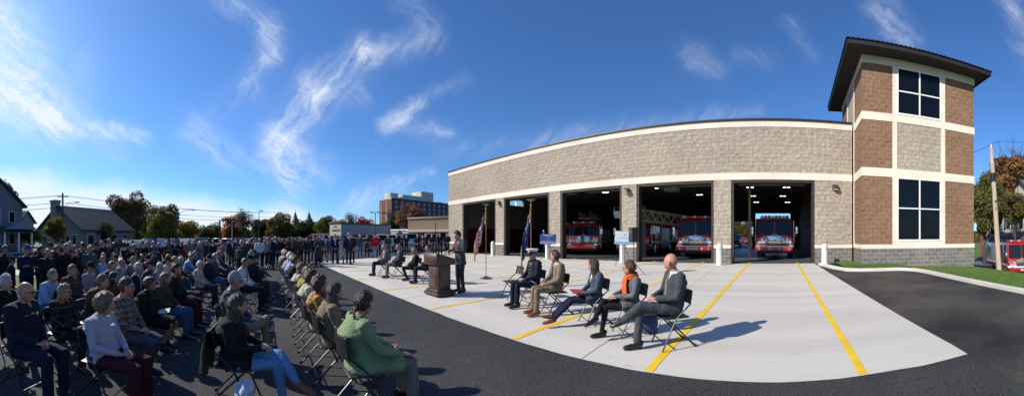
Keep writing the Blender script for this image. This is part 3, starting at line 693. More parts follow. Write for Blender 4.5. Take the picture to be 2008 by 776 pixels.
def hair_mesh(style,seed=0):
    seed=seed%3; key=('h',style,seed)
    if key in _bc: return _bc[key]
    m=M(); sd=V((seed%3*5.3,1.1,2.2))
    def cap(th,line_f=.45,line_s=-.10,line_b=-.62,nz=.006,top=0,ff=22,part=0):
        def fn(d,q):
            q=skull(d,q)
            y=d.y; line=lerp(line_s,line_f,min(1,max(0,(y-.05)/.6))) if y>0 else lerp(line_s,line_b,min(1,-y/.55))
            e=(d.z-line)/.22
            t=min(1,max(0,e)); t=t*t*(3-2*t)
            n=noise.noise(V((d.x*3.5,d.y*3.5,d.z*1.2))*ff/10+sd)
            n2=noise.noise(V((d.x*9,d.y*9,d.z*5))*ff/14+sd); off=-.006+(th+.006)*t+nz*n*t+nz*.8*n2*t + top*max(0,d.z)**2*t
            L=q.length; return q*(1+off/max(L,.05))
        m.ell((0,0,0),(.077,.097,.118),0,30,24,None,fn)
    if style=='short': cap(.013,.52,-.05,-.66,.005,.008)
    elif style=='buzz': cap(.006,.50,.0,-.6,.001,0)
    elif style=='grey_full': cap(.018,.55,-.08,-.66,.007,.012)
    elif style=='swept': cap(.016,.50,-.05,-.62,.006,.016)
    elif style=='fringe': 
        cap(.010,1.4,-.02,-.62,.004,-.03)
    elif style=='curly': cap(.036,.50,-.30,-.80,.022,.012,60)
    elif style=='bouf': cap(.034,.46,-.34,-.80,.010,.014,30)
    elif style=='pixie': cap(.020,.44,-.28,-.75,.008,.010)
    elif style in('bob','long','vlong'):
        cap(.016,.47,-.25,-.80,.006,.008)
        L={'bob':.13,'long':.24,'vlong':.34}[style]
        rs=[(.075,.060,.03,.0),(.092,.074,.0,-.024),(.094,.076,-.06,-.030),(.090,.068,-.10,-.040),(.086,.055,-.06-L*.55,-.052),(.076,.044,-.06-L*.85,-.058),(.045,.022,-.06-L,-.060)]
        m.loft([(0,c,z) for a,b,z,c in rs],[(a,b) for a,b,z,c in rs],V((1,0,0)),26)
    elif style in('pony','bun'):
        cap(.012,.47,-.12,-.72,.003,.004)
        if style=='bun': m.ell((0,-.115,-.045),(.034,.030,.032),0,12,10); m.loft([(0,-.13,-.05),(0.005,-.135,-.13),(0,-.125,-.18)],[.014,.010,.004],V((1,0,0)),8)
        else: m.loft([(0,-.10,.02),(0,-.135,.0),(0,-.14,-.08),(0,-.12,-.2),(0,-.11,-.25)],[.02,.026,.028,.022,.006],V((1,0,0)),12)
    me=m.mesh('hair',[],True,180); me.materials.append(None)
    # strands: push along-height ridges
    amp=.0035 if style not in('buzz','fringe','curly') else (.002 if style!='curly' else .009)
    for v in me.vertices:
        c=v.co; a=math.atan2(c.x,-c.y)
        rr=V((c.x,c.y+.02,0)); 
        n=noise.noise(V((a*9,c.z*(4 if style!='curly' else 28),seed)))+.5*noise.noise(V((a*23,c.z*7,seed+4)))
        if rr.length>.02: v.co=c+rr.normalized()*amp*n*(1.6 if c.z<-.08 else 1)
    rnd=random.Random(seed*7+len(style)); q=M(); me.update()
    curly=style=='curly'; ps=[p for p in me.polygons if p.center.length>.085]
    if ps and style not in('buzz',):
        for i in range(520 if not curly else 700):
            p=rnd.choice(ps); n=p.normal; cc=p.center+n*rnd.uniform(.0,.004)
            dn=V((0,-.25,-1)) if cc.z<.07 else V((cc.x*3,cc.y+.02-.05*(cc.y<0),-.25))
            if style in('short','swept','grey_full','fringe') and cc.z>.07: dn=V((rnd.uniform(-.6,.6)+(.8 if style=='swept' else 0),.5,0))
            if curly: dn=V((rnd.gauss(0,1),rnd.gauss(0,1),rnd.gauss(0,1)))
            dn=dn+V((rnd.gauss(0,.22),rnd.gauss(0,.22),rnd.gauss(0,.1))); t=(dn-n*dn.dot(n))
            if t.length<1e-3: continue
            t.normalize(); w=n.cross(t)*rnd.uniform(.0011,.0024); Ls=rnd.uniform(.018,.045)*(1.5 if style in('long','vlong') else 1); lift=rnd.uniform(.001,.006)*(2.4 if curly else 1)
            b=cc+t*Ls*.5+n*lift; e2=cc+t*Ls+n*lift*(.2 if not curly else 2)
            q.add([cc-w,cc+w,b+w,b-w,e2],[(0,1,2,3),(3,2,4)])
        bm=bmesh.new(); bm.from_mesh(me); tmp=bpy.data.meshes.new('t'); tmp.from_pydata(q.v,[],q.f); bm.from_mesh(tmp)
        for f_ in bm.faces: f_.smooth=True
        bm.to_mesh(me); bm.free(); bpy.data.meshes.remove(tmp)
    _bc[key]=me; return me
def cap_hat(kind='ball'):
    key=('hat',kind)
    if key in _bc: return _bc[key]
    m=M()
    if kind=='ball':
        def fn(d,q): q=skull(d,q); q.z=max(q.z,.032); return q*1.0
        def fn(d,q):
            z=max(d.z,.14); k=math.sqrt(max(0,1-z*z))/max(1e-4,math.sqrt(d.x*d.x+d.y*d.y)) if d.z<.14 else 1
            return V((d.x*k*.090,d.y*k*.110-.002,z*.142))
        m.ell((0,0,.015),(.09,.11,.14),0,24,14,None,fn)
        pts=[];n=12
        top=[];bot=[]
        vs=[];fs=[]
        for i in range(n+1):
            a=-R(62)+R(124)*i/n; x=math.sin(a)*.088; y0=math.cos(a)*.106
            for k in range(3):
                y=y0+(.075*math.cos(a*1.15))*(k/2); z=.034-.006*k-abs(x)*.12
                vs.append((x*(1+.02*k),y,z)); vs.append((x*(1+.02*k),y,z-.004))
        for i in range(n):
            for k in range(2):
                a=i*6+k*2; b=a+6
                fs+= [(a,a+2,b+2,b),(a+1,b+1,b+3,a+3)]
            fs+=[(i*6+4,i*6+5,i*6+11,i*6+10)]
        m.add(vs,fs,0)
    me=m.mesh('hat',[],True,60); me.materials.append(None); _bc[key]=me; return me
def peaked(parent,H):
    m=M(); m.loft([(0,-.005,.035),(0,-.005,.075)],[(.092,.112)]*2,V((1,0,0)),24); a=link('hat_band',m.mesh('hat_band',[mat('cap_black',(.012,.012,.014),.5)]),parent)
    m=M(); m.loft([(0,.0,.072),(0,.0,.088),(0,.0,.108),(0,.0,.122),(0,.0,.130),(0,0,.133)],[(.094,.114),(.106,.126),(.124,.144),(.128,.150),(.118,.138),(.05,.06)],V((1,0,0)),28); b=link('hat_crown',m.mesh('hat_crown',[white]),parent)
    m=M(); vs=[];fs=[];n=14
    for i in range(n+1):
        q=-R(68)+R(136)*i/n; x=math.sin(q)*.094; y=math.cos(q)*.110
        vs+= [(x,y,.040),(x*1.05,y+.058*math.cos(q),.012),(x*1.05,y+.058*math.cos(q),.006),(x,y,.034)]
    for i in range(n):
        for k in range(4): fs.append((i*4+k,i*4+(k+1)%4,i*4+4+(k+1)%4,i*4+4+k))
    m.add(vs,fs); c=link('hat_visor',m.mesh('hat_visor',[mat('visor_gloss',(.01,.01,.012),.15)]),parent)
    m=M(); m.loft([(0,.104,.06),(0,.112,.062)],[.022,.018],V((1,0,0)),10); d=link('hat_badge',m.mesh('hat_badge',[mat('badge_gold',(.7,.5,.15),.3,.9)]),parent)
    for o in (a,b,c,d): o.matrix_local=H
def glasses_mesh(dark):
    key=('g',dark)
    if key in _bc: return _bc[key]
    m=M()
    for s in (-1,1):
        if dark: m.ell((s*.032,.098,.002),(.027,.007,.019),0,12,8)
        else:
            n=14; rs=[]
            for i in range(n):
                a=2*math.pi*i/n; rs.append([(s*.032+(.024+.002*math.cos(b))*math.cos(a),.101+.002*math.sin(b),.002+(.017+.002*math.cos(b))*math.sin(a)) for b in (0,1.57,3.14,4.71)])
            m.rings(rs,closed=True)
        m.loft([(s*.056,.092,.008),(s*.080,.06,.008),(s*.084,0,.010)],.0022,None,5)
    m.loft([(-.01,.103,.006),(.01,.103,.006)],.002,None,5)
    me=m.mesh('glasses',[mat('sunglass_black',(.008,.008,.01),.12,var=0) if dark else mat('glasses_frame',(.03,.02,.015),.3,var=0)],True,60); _bc[key]=me; return me
def wrinkle(m,st=.55,sc=11):
    nt=m.node_tree; p=nt.nodes['Principled BSDF']; L=nt.links.new
    tc=nn(nt,'ShaderNodeTexCoord'); mp=nn(nt,'ShaderNodeMapping'); mp.inputs['Scale'].default_value=(1,1,1.7); mp.inputs['Rotation'].default_value=(.5,.4,0); L(tc.outputs['Object'],mp.inputs[0])
    n=nn(nt,'ShaderNodeTexNoise'); n.inputs['Scale'].default_value=sc; n.inputs['Detail'].default_value=3; n.inputs['Distortion'].default_value=1.6; L(mp.outputs[0],n.inputs['Vector'])
    b=nn(nt,'ShaderNodeBump'); b.inputs['Strength'].default_value=st; b.inputs['Distance'].default_value=.035; L(n.outputs[0],b.inputs['Height'])
    old=p.inputs['Normal'].links
    if old: L(old[0].from_socket,b.inputs['Normal'])
    L(b.outputs[0],p.inputs['Normal']); return m
def cloth(name,c,rough=.85,bump=.25,bs=70,var=.12): return wrinkle(mat('cloth_'+name,c,rough,var=var,vs=9,bump=bump,bs=bs,spec=.2))
CL=dict(navy=(.012,.016,.035),black=(.012,.012,.013),charcoal=(.035,.037,.042),grey=(.12,.125,.13),lgrey=(.27,.28,.29),white=(.62,.62,.64),cream=(.48,.42,.33),tan=(.20,.155,.105),brown=(.07,.045,.03),
 olive=(.05,.055,.028),green=(.20,.265,.14),red=(.33,.015,.02),maroon=(.055,.012,.018),blue=(.03,.07,.20),lblue=(.25,.38,.6),denim=(.05,.10,.20),ldenim=(.13,.25,.42),khaki=(.25,.20,.14),orange=(.62,.12,.03),yellowc=(.34,.31,.07),mustard=(.33,.17,.04),pink=(.42,.16,.18),slate=(.06,.08,.10),bgrey=(.10,.14,.17),dgreen=(.02,.035,.025),suitblue=(.018,.024,.05),suitgrey=(.055,.06,.068))
CM={k:cloth(k,v) for k,v in CL.items()}
def hairmat(n,c): return mat('hair_'+n,c,.42,var=.65,vs=70,bump=1.0,bs=130,spec=.6,stretch=(1,1,.10))
HM={k:hairmat(k,c) for k,c in dict(black=(.012,.010,.009),dark=(.03,.018,.012),brown=(.065,.035,.02),auburn=(.11,.04,.02),blond=(.34,.22,.11),grey=(.25,.225,.19),white=(.60,.56,.50),sandy=(.18,.11,.06)).items()}
def plaid_mat(name,base,c1,c2,s=14,wd=.25):
    m=bpy.data.materials.new(name); m.use_nodes=True; nt=m.node_tree; p=nt.nodes['Principled BSDF']; L=nt.links.new
    tc=nn(nt,'ShaderNodeTexCoord'); sp=nn(nt,'ShaderNodeSeparateXYZ'); L(tc.outputs['Object'],sp.inputs[0])
    cur=None
    for i,(ax,cc,w_) in enumerate(((0,c1,wd),(2,c1,wd),(0,c2,wd*.3),(2,c2,wd*.3))):
        a=nn(nt,'ShaderNodeMath',operation='MULTIPLY_ADD'); L(sp.outputs[ax],a.inputs[0]); a.inputs[1].default_value=s; a.inputs[2].default_value=.5*(i>1)
        if ax==0:
            b0=nn(nt,'ShaderNodeMath',operation='MULTIPLY_ADD'); L(sp.outputs[1],b0.inputs[0]); b0.inputs[1].default_value=s*.7; L(a.outputs[0],b0.inputs[2]); a=b0
        f=nn(nt,'ShaderNodeMath',operation='FRACT'); L(a.outputs[0],f.inputs[0]); g=nn(nt,'ShaderNodeMath',operation='LESS_THAN'); L(f.outputs[0],g.inputs[0]); g.inputs[1].default_value=w_*1.3
        h=nn(nt,'ShaderNodeMath',operation='MULTIPLY'); L(g.outputs[0],h.inputs[0]); h.inputs[1].default_value=.55
        mx=nn(nt,'ShaderNodeMixRGB'); L(h.outputs[0],mx.inputs[0]); mx.inputs[1].default_value=base+(1,); mx.inputs[2].default_value=cc+(1,)
        if cur: L(cur,mx.inputs[1])
        cur=mx.outputs[0]
    L(cur,p.inputs['Base Color']); p.inputs['Roughness'].default_value=.9; p.inputs['Specular IOR Level'].default_value=.15
    return wrinkle(m)
CM['plaid_tan']=plaid_mat('cloth_plaid_tan',(.20,.15,.12),(.025,.03,.06),(.35,.3,.25),13,.3)
CM['plaid_dark']=plaid_mat('cloth_plaid_dark',(.012,.014,.016),(.03,.035,.04),(.26,.27,.28),8,.14)
CM['houndstooth']=plaid_mat('cloth_check_taupe',(.26,.22,.18),(.10,.08,.065),(.18,.15,.12),60,.3)
CM['flannel']=plaid_mat('cloth_check_grey',(.08,.09,.10),(.03,.03,.035),(.16,.16,.17),22,.3)
CM['leopard']=mat('cloth_mustard_pattern',(.36,.19,.05),.85,var=.75,vs=28)
CM['knit']=mat('cloth_knit_lilac',(.50,.50,.60),.9,var=.08,vs=20,bump=1.0,bs=120,spec=.1)
_npeople=0
paperm=mat('programme_paper',(.62,.62,.60),.7,var=.04)
def person(x,y,face,seated=True,pose='lap',fem=False,top='shirt',tc='navy',bottom='pants',bc='black',hair='short',hc='brown',skin=1,hat=None,hatc='navy',glasses=None,yaw=0,tilt=0,shirt=None,tie=None,heavy=1.0,shoes='black',label='person',group=None,z=None,sc=1.0,fine=False,sock=None):
    """face: compass heading (deg, clockwise from +Y)"""
    global _npeople; _npeople+=1
    yaw=round(yaw/15)*15
    o=empty('person',(x,y,gz(x,y)+.008 if z is None else z),-R(face),label,'person',group); sc=sc*(.94 if fem else .985); w_=(1.02 if fem else 1.0)*(1.07 if heavy>1.1 else 1); hz=(.955 if fem and seated else 1)*(.975 if heavy>1.18 and fem else 1); o.scale=(sc*w_,sc*w_,sc*hz)
    b=link('body',body_mesh(pose,seated,fem,yaw,tilt,1.05 if heavy>1.05 else 1.0),o); omats(b,[SKINS[skin]])
    t=link({'shirt':'shirt','tee':'shirt','suit':'jacket','jacket':'jacket','coat':'coat','puffer':'jacket','open':'jacket'}[top],top_mesh(pose,seated,fem,top,heavy,fine),o)
    if not t.data.materials: t.data.materials.append(None)
    omats(t,[CM[tc]])
    if top in('suit','open'):
        s=link('shirt',shirt_mesh(pose,seated,fem,heavy),o)
        if not s.data.materials: s.data.materials.append(None)
        omats(s,[CM[shirt or 'white']])
        if tie: q=link('tie',tie_mesh(pose,seated,fem,heavy),o); omats(q,[CM[tie]])
    elif tie: q=link('tie',tie_mesh(pose,seated,fem,heavy),o); omats(q,[CM[tie]])
    q=link('skirt' if bottom=='skirt' else ('shorts' if bottom=='shorts' else 'trousers'),bottom_mesh(pose,seated,fem,bottom,heavy,fine),o)
    if not q.data.materials: q.data.materials.append(None)
    omats(q,[CM[bc]])
    sm={'black':mat('shoe_black',(.012,.012,.012),.3),'tan':mat('shoe_tan',(.20,.07,.025),.4),'brown':mat('shoe_brown',(.05,.028,.018),.45),'white':mat('shoe_white',(.5,.5,.5),.6)}[shoes]
    for k in 'LR': q=link('shoe',shoe_mesh(pose,seated,k),o); omats(q,[sm])
    H=head_matrix(pose,seated,yaw,tilt)
    if hair and hair!='bald':
        q=link('hair',hair_mesh(hair,_npeople if not fine else 0),o); omats(q,[HM[hc]]); q.matrix_local=H
    if hat=='ball': q=link('cap',cap_hat(),o); omats(q,[CM[hatc]]); q.matrix_local=H
    if hat=='peaked': peaked(o,H)
    if glasses: q=link('glasses',glasses_mesh(glasses=='dark'),o); q.matrix_local=H
    return o
# ---- folding chair
def make_chair():
    o=empty('folding_chair'); 
    m=M(); m.prism([(-.2,-.2),(.2,-.2),(.21,.12),(.19,.2),(-.19,.2),(-.21,.12)],.425,.445,axis='z'); build(m,'seat',mat('chair_plastic',(.022,.022,.024),.45),o,bev=.008)
    m=M(); n=10; vs=[];
    rs=[]
    for i in range(n+1):
        x=-.205+.41*i/n; y=-.205-.045*(1-(x/.205)**2)
        rs.append([(x,y,.60),(x,y-.03,.80),(x,y-.042,.80),(x,y-.012,.60)])
    m.rings(rs); build(m,'backrest',mat('chair_back_mesh',(.02,.02,.022),.4,bump=.5,bs=160),o,ang=50)
    m=M(); r=.0115
    for s in (-1,1): m.loft([(s*.222,.23,0),(s*.222,.02,.43),(s*.215,-.20,.62),(s*.205,-.235,.80)],r,None,7)
    m.tube((-.222,.18,.10),(.222,.18,.10),.008,6); m.tube((-.205,-.235,.80),(.205,-.235,.80),r,7)
    build(m,'frame',black,o)
    for s in (-1,1):
        m=M(); m.loft([(s*.20,.13,.42),(s*.20,-.08,.22),(s*.20,-.29,0)],r,None,7); m.tube((s*.20,-.29,0),(s*.20,-.297,.03),.016,7); build(m,'leg',black,o)
    m=M(); m.tube((-.2,-.23,.07),(.2,-.23,.07),.008,6); build(m,'crossbar',black,o)
    return o
chair0=make_chair(); _uc=[False]
def chair(x,y,face,label='folding chair',group=None):
    o=chair0 if not _uc[0] else copy_tree(chair0); _uc[0]=True
    o.location=(x,y,gz(x,y)+.012); o.rotation_euler=(0,0,-R(face)); tag(o,label,'chair',group); return o
def seatp(x,y,face,lab,cl='black folding chair',**k):
    """a chair and the person sitting on it"""
    chair(x,y,face,cl,k.pop('cgroup','chairs of the seated audience'))
    return person(x,y,face,True,label=lab,**k)
def programme(x,y,face,lab):
    m=M(); m.box(-.07,.07,-.10,.10,0,.003); m.box(-.069,.069,-.10,.10,.0035,.006,mat=Matrix.Rotation(.12,4,'Y')); o=build(m,'programme',paperm); a=R(face); o.location=(x+math.sin(a)*.27,y+math.cos(a)*.27,gz(x,y)+.635); o.rotation_euler=(R(12),R(random.uniform(-14,14)),-a+random.uniform(-.5,.5)); return tag(o,lab,'programme')
# ------------------------------------------------------------ the invited guests beside the lectern
GA='chairs of the guests on the apron'
seatp(-1.35,4.5,230,'bald man in a charcoal suit and tan tie, nearest of the apron guests',cl='black folding chair under the bald man in a charcoal suit',cgroup=GA,pose='crossL',top='suit',tc='suitgrey',bc='suitgrey',hair='bald',hc='sandy',tie='tan',fine=True,yaw=-45,skin=2,heavy=1.06,sc=1.04)
p_scarf=seatp(-2.15,4.8,226,'woman with a bright orange scarf and grey cardigan seated on the apron',cl='black folding chair under the woman with the orange scarf',cgroup=GA,pose='cross',fem=True,top='open',tc='grey',bottom='slim',bc='black',hair='pixie',hc='auburn',shirt='black',fine=True,yaw=-30,skin=1,glasses='clear')
m=M(); 
for k in range(3):   # orange scarf wound round the neck, ends hanging down the front
    n=20; rs=[]
    for i in range(n):
        a=2*math.pi*i/n; c=V((math.cos(a)*(.085+.012*k),-.045+math.sin(a)*(.082+.012*k)+.012,1.075-.028*k+.012*math.sin(a*3+k)-.02*math.sin(a))); rs.append([c+V((math.cos(a)*.024*math.cos(b),math.sin(a)*.024*math.cos(b),.022*math.sin(b))) for b in (0,1.05,2.1,3.14,4.2,5.2)])
    m.rings(rs,closed=True)
for s,L in ((-1,.42),(1,.34)):
    m.loft([(s*.03,.07,1.04),(s*.045,.10,.93),(s*.05,.095,.93-L*.5),(s*.055,.09,1.0-L-.02)],[(.045,.022),(.055,.022),(.058,.018),(.06,.010)],V((1,0,0)),10)
q=build(m,'scarf',CM['orange'],p_scarf)
p_long=seatp(-2.98,5.05,222,'woman with long straight brown hair holding a red folder on her lap',cl='black folding chair under the woman holding a red folder',cgroup=GA,pose='stretch',fem=True,top='suit',tc='slate',bottom='slim',bc='navy',hair='vlong',hc='brown',fine=True,yaw=-45,shoes='tan',skin=1)
p_tan=seatp(-4.05,5.3,212,'man in a brown tweed suit with a grey folder on his knee',cl='black folding chair under the man in the brown tweed suit',cgroup=GA,pose='lap',top='suit',tc='tan',bottom='pants',bc='tan',hair='short',hc='brown',fine=True,yaw=-45,tie='dgreen',shoes='tan',shirt='white',skin=2)
p_chief=seatp(-4.9,5.55,202,'fire chief in navy dress uniform and white peaked cap, seated',cl='black folding chair under the fire chief in the white cap',cgroup=GA,pose='lap',top='jacket',tc='navy',bc='navy',hair='buzz',hc='dark',fine=True,hat='peaked',glasses='dark',yaw=15,skin=2)
m=M()
for i in range(4):
    for s in (-1,1): m.ell((s*.045,.075-.004*abs(i-1)+.006,.98-.075*i),(.010,.008,.010),0,8,6)
each(m,'button',mat('badge_gold',(.7,.5,.15),.3,.9),p_chief,n=48)
m=M(); m.ell((-.075,.083,.95),(.022,.008,.028),0,10,6); build(m,'badge',mat('badge_gold',(.7,.5,.15),.3,.9),p_chief)
m=M(); m.ell((.262,-.045,.93),(.012,.035,.042),0,12,8); q=build(m,'shoulder_patch',mat('patch_red',(.45,.06,.05),.7),p_chief)
m=M(); m.ell((.262+.006,-.045,.93),(.010,.022,.027),0,12,8); build(m,'patch_centre',mat('patch_white',(.6,.6,.65),.7),q)
chair(-5.8,5.78,203,'empty black folding chair beside the fire chief',GA)
# folders and papers
def slab(name,mt,loc,rot,sx,sy,sz,lab,cat):
    m=M(); m.box(-sx/2,sx/2,-sy/2,sy/2,0,sz); o=build(m,name,mt); o.location=loc; o.rotation_euler=rot; return tag(o,lab,cat)
def onlap(px,py,face,fw,z): a=R(face); return (px+math.sin(a)*fw,py+math.cos(a)*fw,gz(px,py)+z)
slab('folder',mat('folder_red',(.35,.03,.05),.6),onlap(-2.98,5.05,222,.30,.60),(R(4),R(-5),R(-222)),.30,.24,.012,'red folder lying on the lap of the long haired woman','folder')
slab('folder',mat('folder_grey',(.10,.12,.13),.6),onlap(-4.05,5.3,212,.40,.60),(R(38),R(0),R(-212)),.30,.24,.012,'grey folder propped on the knees of the man in tweed','folder')
m=M(); m.loft([(0,0,0),(0,0,.16),(0,0,.27),(0,0,.29)],[(.13,.07),(.14,.075),(.12,.05),(.1,.02)],V((1,0,0)),14); o=build(m,'bag_body',mat('bag_blue',(.02,.04,.10),.6)); o.name='bag'; o.location=(-1.85,4.95,gz(-1.85,4.95)+.01); o.rotation_euler[2]=.6
tag(o,'dark blue handbag standing on the concrete behind the seated guests','handbag')
# lectern
lx,ly=-7.47,4.66
o=empty('lectern',(lx,ly,gz(lx,ly)+.008),R(0),'tall brown wooden lectern with moulded panels on the apron','lectern')
wood=mat('lectern_wood',(.058,.034,.026),.45,var=.25,vs=5,bump=.15,bs=30,stretch=(3,3,.6)); wood2=mat('lectern_panel',(.072,.043,.032),.4,var=.2,vs=5)
m=M(); m.box(-.36,.36,-.30,.30,.03,.10); m.box(-.31,.31,-.25,.25,.10,.17); m.box(-.33,.33,-.27,.27,0,.03); build(m,'base',wood,o,bev=.012)
m=M(); m.box(-.25,.25,-.20,.20,.17,.84); build(m,'column',wood,o,bev=.006)
for (x0,x1,y0,y1) in ((-.18,.18,-.212,-.199),(.249,.262,-.14,.14),(-.262,-.249,-.14,.14)):
    m=M(); m.box(x0,x1,y0,y1,.24,.78); q=build(m,'panel',wood2,o,bev=.004)
m=M(); m.prism([(-.28,.84),(.30,.84),(.30,1.0),(-.28,1.16),(-.31,1.13),(-.30,.90)],-.34,.34,axis='x'); build(m,'reading_desk',wood,o,bev=.01)
m=M(); m.box(-.26,.26,-.312,-.300,.92,1.08); build(m,'front_panel',wood2,o,bev=.004)
m=M(); m.loft([(0,.0,1.06),(0,-.02,1.35),(0,.05,1.47)],.008,None,6); m.loft([(0,.05,1.47),(0,.12,1.49)],[.018,.022],None,10); build(m,'microphone',black,o)
m=M(); m.loft([(-.12,-.05,1.08),(-.12,-.05,1.98)],.010,None,6); build(m,'antenna_rod',black,o)
person(-7.47,5.36,184,False,pose='lectern',top='suit',tc='suitgrey',bc='charcoal',hair='swept',hc='dark',tie='red',tilt=-14,fine=True,label='man in a grey suit reading at the lectern',skin=1,sc=1.04)
# guests left of the lectern
seatp(-12.3,5.0,192,'man in grey blazer and white shirt, leftmost seated guest past the lectern',cl='black folding chair, leftmost beyond the lectern',cgroup=GA,top='open',tc='grey',bc='black',shirt='white',hair='short',hc='grey',skin=2,yaw=0)
seatp(-11.35,5.2,195,'bald man in grey suit seated second from left beyond the lectern',cl='black folding chair second from left beyond the lectern',cgroup=GA,top='suit',tc='suitgrey',bc='grey',hair='fringe',hc='grey',tie='charcoal',skin=2,yaw=15)
seatp(-10.4,5.4,198,'blonde woman in a black suit seated between the grey suits and lectern',cl='black folding chair under the blonde woman in black',cgroup=GA,fem=True,pose='tuck',top='suit',tc='black',bottom='slim',bc='black',hair='bob',hc='blond',skin=1,yaw=15,shirt='cream')
seatp(-9.55,5.5,200,'man in a navy suit and pale tie seated partly hidden by the lectern',cl='black folding chair partly hidden by the lectern',cgroup=GA,pose='lap',top='suit',tc='navy',bc='navy',hair='short',hc='brown',skin=1,tie='lblue',yaw=15)
# ------------------------------------------------------------ audience
random.seed(11)
ROWN=['front','second','third','fourth','fifth','sixth','back']
def aim(x,y,face): # head turn towards the lectern
    a=math.degrees(math.atan2(-7.4-x,5-y)); d=(a-face+180)%360-180
    return max(-60,min(60,-d))
def nth(i): return ['nearest the camera']+[w+' from the near end' for w in ('second','third','fourth','fifth','sixth','seventh','eighth','ninth','tenth','eleventh','twelfth','thirteenth','fourteenth')]
ORD=['nearest end']+[w+' from near end' for w in ('second','third','fourth','fifth','sixth','seventh','eighth','ninth','tenth','eleventh','twelfth','thirteenth','fourteenth','fifteenth')]
HN=dict(bouf='full set hair',short='short hair',buzz='cropped hair',grey_full='full hair',swept='swept hair',fringe='balding head',curly='curly hair',pixie='short cut hair',bob='bobbed hair',long='long hair',vlong='very long hair',pony='a ponytail',bun='hair tied back',bald='bald head')
GN=dict(shirt='shirt',tee='t-shirt',suit='suit jacket',jacket='jacket',coat='coat',puffer='padded jacket',open='open jacket')
CN=dict(lgrey='light grey',lblue='light blue',ldenim='faded denim blue',denim='denim blue',yellowc='yellow green',slate='slate',bgrey='blue grey',dgreen='dark green',suitblue='dark blue',suitgrey='grey',plaid_tan='tan plaid',plaid_dark='dark plaid',houndstooth='checked',flannel='grey checked',leopard='mustard patterned',knit='pale lilac knit')
def aud(row,i,x,y,lab=None,face=None,clab=None,**k):
    f=face if face is not None else random.uniform(-14,4)
    k.setdefault('yaw',aim(x,y,f)+random.uniform(-12,12))
    k.setdefault('hair',random.choice(['short','short','grey_full','fringe','swept']) if not k.get('fem') else random.choice(['bob','long','pixie','curly','long','pony']))
    k.setdefault('hc',random.choice(['brown','dark','brown','grey','white','sandy','blond','auburn','dark'])); k.setdefault('tc',random.choice(['navy','black','charcoal','white','dgreen','brown','lgrey','olive','blue','lblue','slate','maroon','cream','flannel','grey']))
    k.setdefault('top',random.choice(['jacket','jacket','shirt','open','puffer','suit'])); k.setdefault('bc',random.choice(['navy','black','denim','charcoal','khaki','denim','brown']))
    k.setdefault('pose',random.choice(['lap','lap','cross','crossL','tuck','knees','arms','lean'])); k.setdefault('skin',random.choice([0,1,1,2,2,3])); k.setdefault('heavy',random.choice([1,1,1.08,1.15]))
    who='woman' if k.get('fem') else 'man'
    if not lab:
        cap=(' and %s cap'%CN.get(k.get('hatc','navy'),k.get('hatc','navy'))) if k.get('hat') else ''
        hd='' if k.get('hat') else ' with %s %s'%(k['hc'],HN[k['hair']]) if k['hair'] not in('bald','fringe','pony') else ' with '+HN[k['hair']]
        lab='%s%s in %s %s%s, %s row, %s'%(who,hd,CN.get(k['tc'],k['tc']),GN[k['top']],cap,ROWN[row],ORD[i])
    g='chairs of the seated audience'
    chair(x,y,f,clab or 'black folding chair with a seated %s, %s row, %s'%(who,ROWN[row],ORD[i]),g)
    return person(x,y,f,True,label=lab,**k)
# front row (faces the station, seen from behind)
def K(**k): return k
aud(0,0,-3.06,1.02,'woman in a long green coat with dark hair tied back, front row',0,'black folding chair under the woman in the green coat',pose='knees',fem=True,top='coat',tc='green',bc='houndstooth',hair='bun',hc='dark',fine=True,yaw=30,sc=1.03,shoes='black')
aud(0,1,-3.92,.92,'woman with very long brown hair in a taupe padded vest',2,'black folding chair under the woman in the taupe vest',fem=True,top='puffer',tc='tan',bc='charcoal',hair='vlong',hc='brown',fine=True,yaw=15,pose='lap')
aud(0,2,-4.62,.86,'woman with curly hair in a mustard patterned top, front row',2,'black folding chair under the woman in mustard pattern',fem=True,top='shirt',tc='leopard',bc='cream',hair='curly',hc='brown',fine=True,yaw=15,pose='lap')
aud(0,3,-5.4,.86,'woman with curly brown hair in a cream padded jacket, front row',2,fem=True,top='puffer',tc='cream',bc='cream',hair='curly',hc='brown',yaw=15,pose='lap',fine=True)
aud(0,4,-6.25,.92,'woman with light brown hair in a yellow green jacket, front row',0,fem=True,top='jacket',tc='yellowc',bc='black',hair='bob',hc='sandy',yaw=-15,pose='lap')
aud(0,5,-7.1,.9,fem=True,top='jacket',tc='cream',bc='black',hair='long',hc='sandy',pose='lap')
aud(0,6,-8.0,.88,'young man in a dark suit jacket with dark hair, front row',0,top='suit',tc='black',bc='denim',hair='short',hc='dark',yaw=0,pose='lap',heavy=1)
for i,(x,k) in enumerate([(-8.85,dict(top='shirt',tc='lblue',hair='fringe',hc='white')),(-9.7,dict(top='jacket',tc='lgrey',hair='grey_full',hc='white')),(-10.5,dict(tc='cream',fem=True,hair='bob',hc='blond')),(-11.3,dict(tc='navy',hair='short')),(-12.1,dict(tc='lgrey'))]): aud(0,7+i,x,.9,**k)
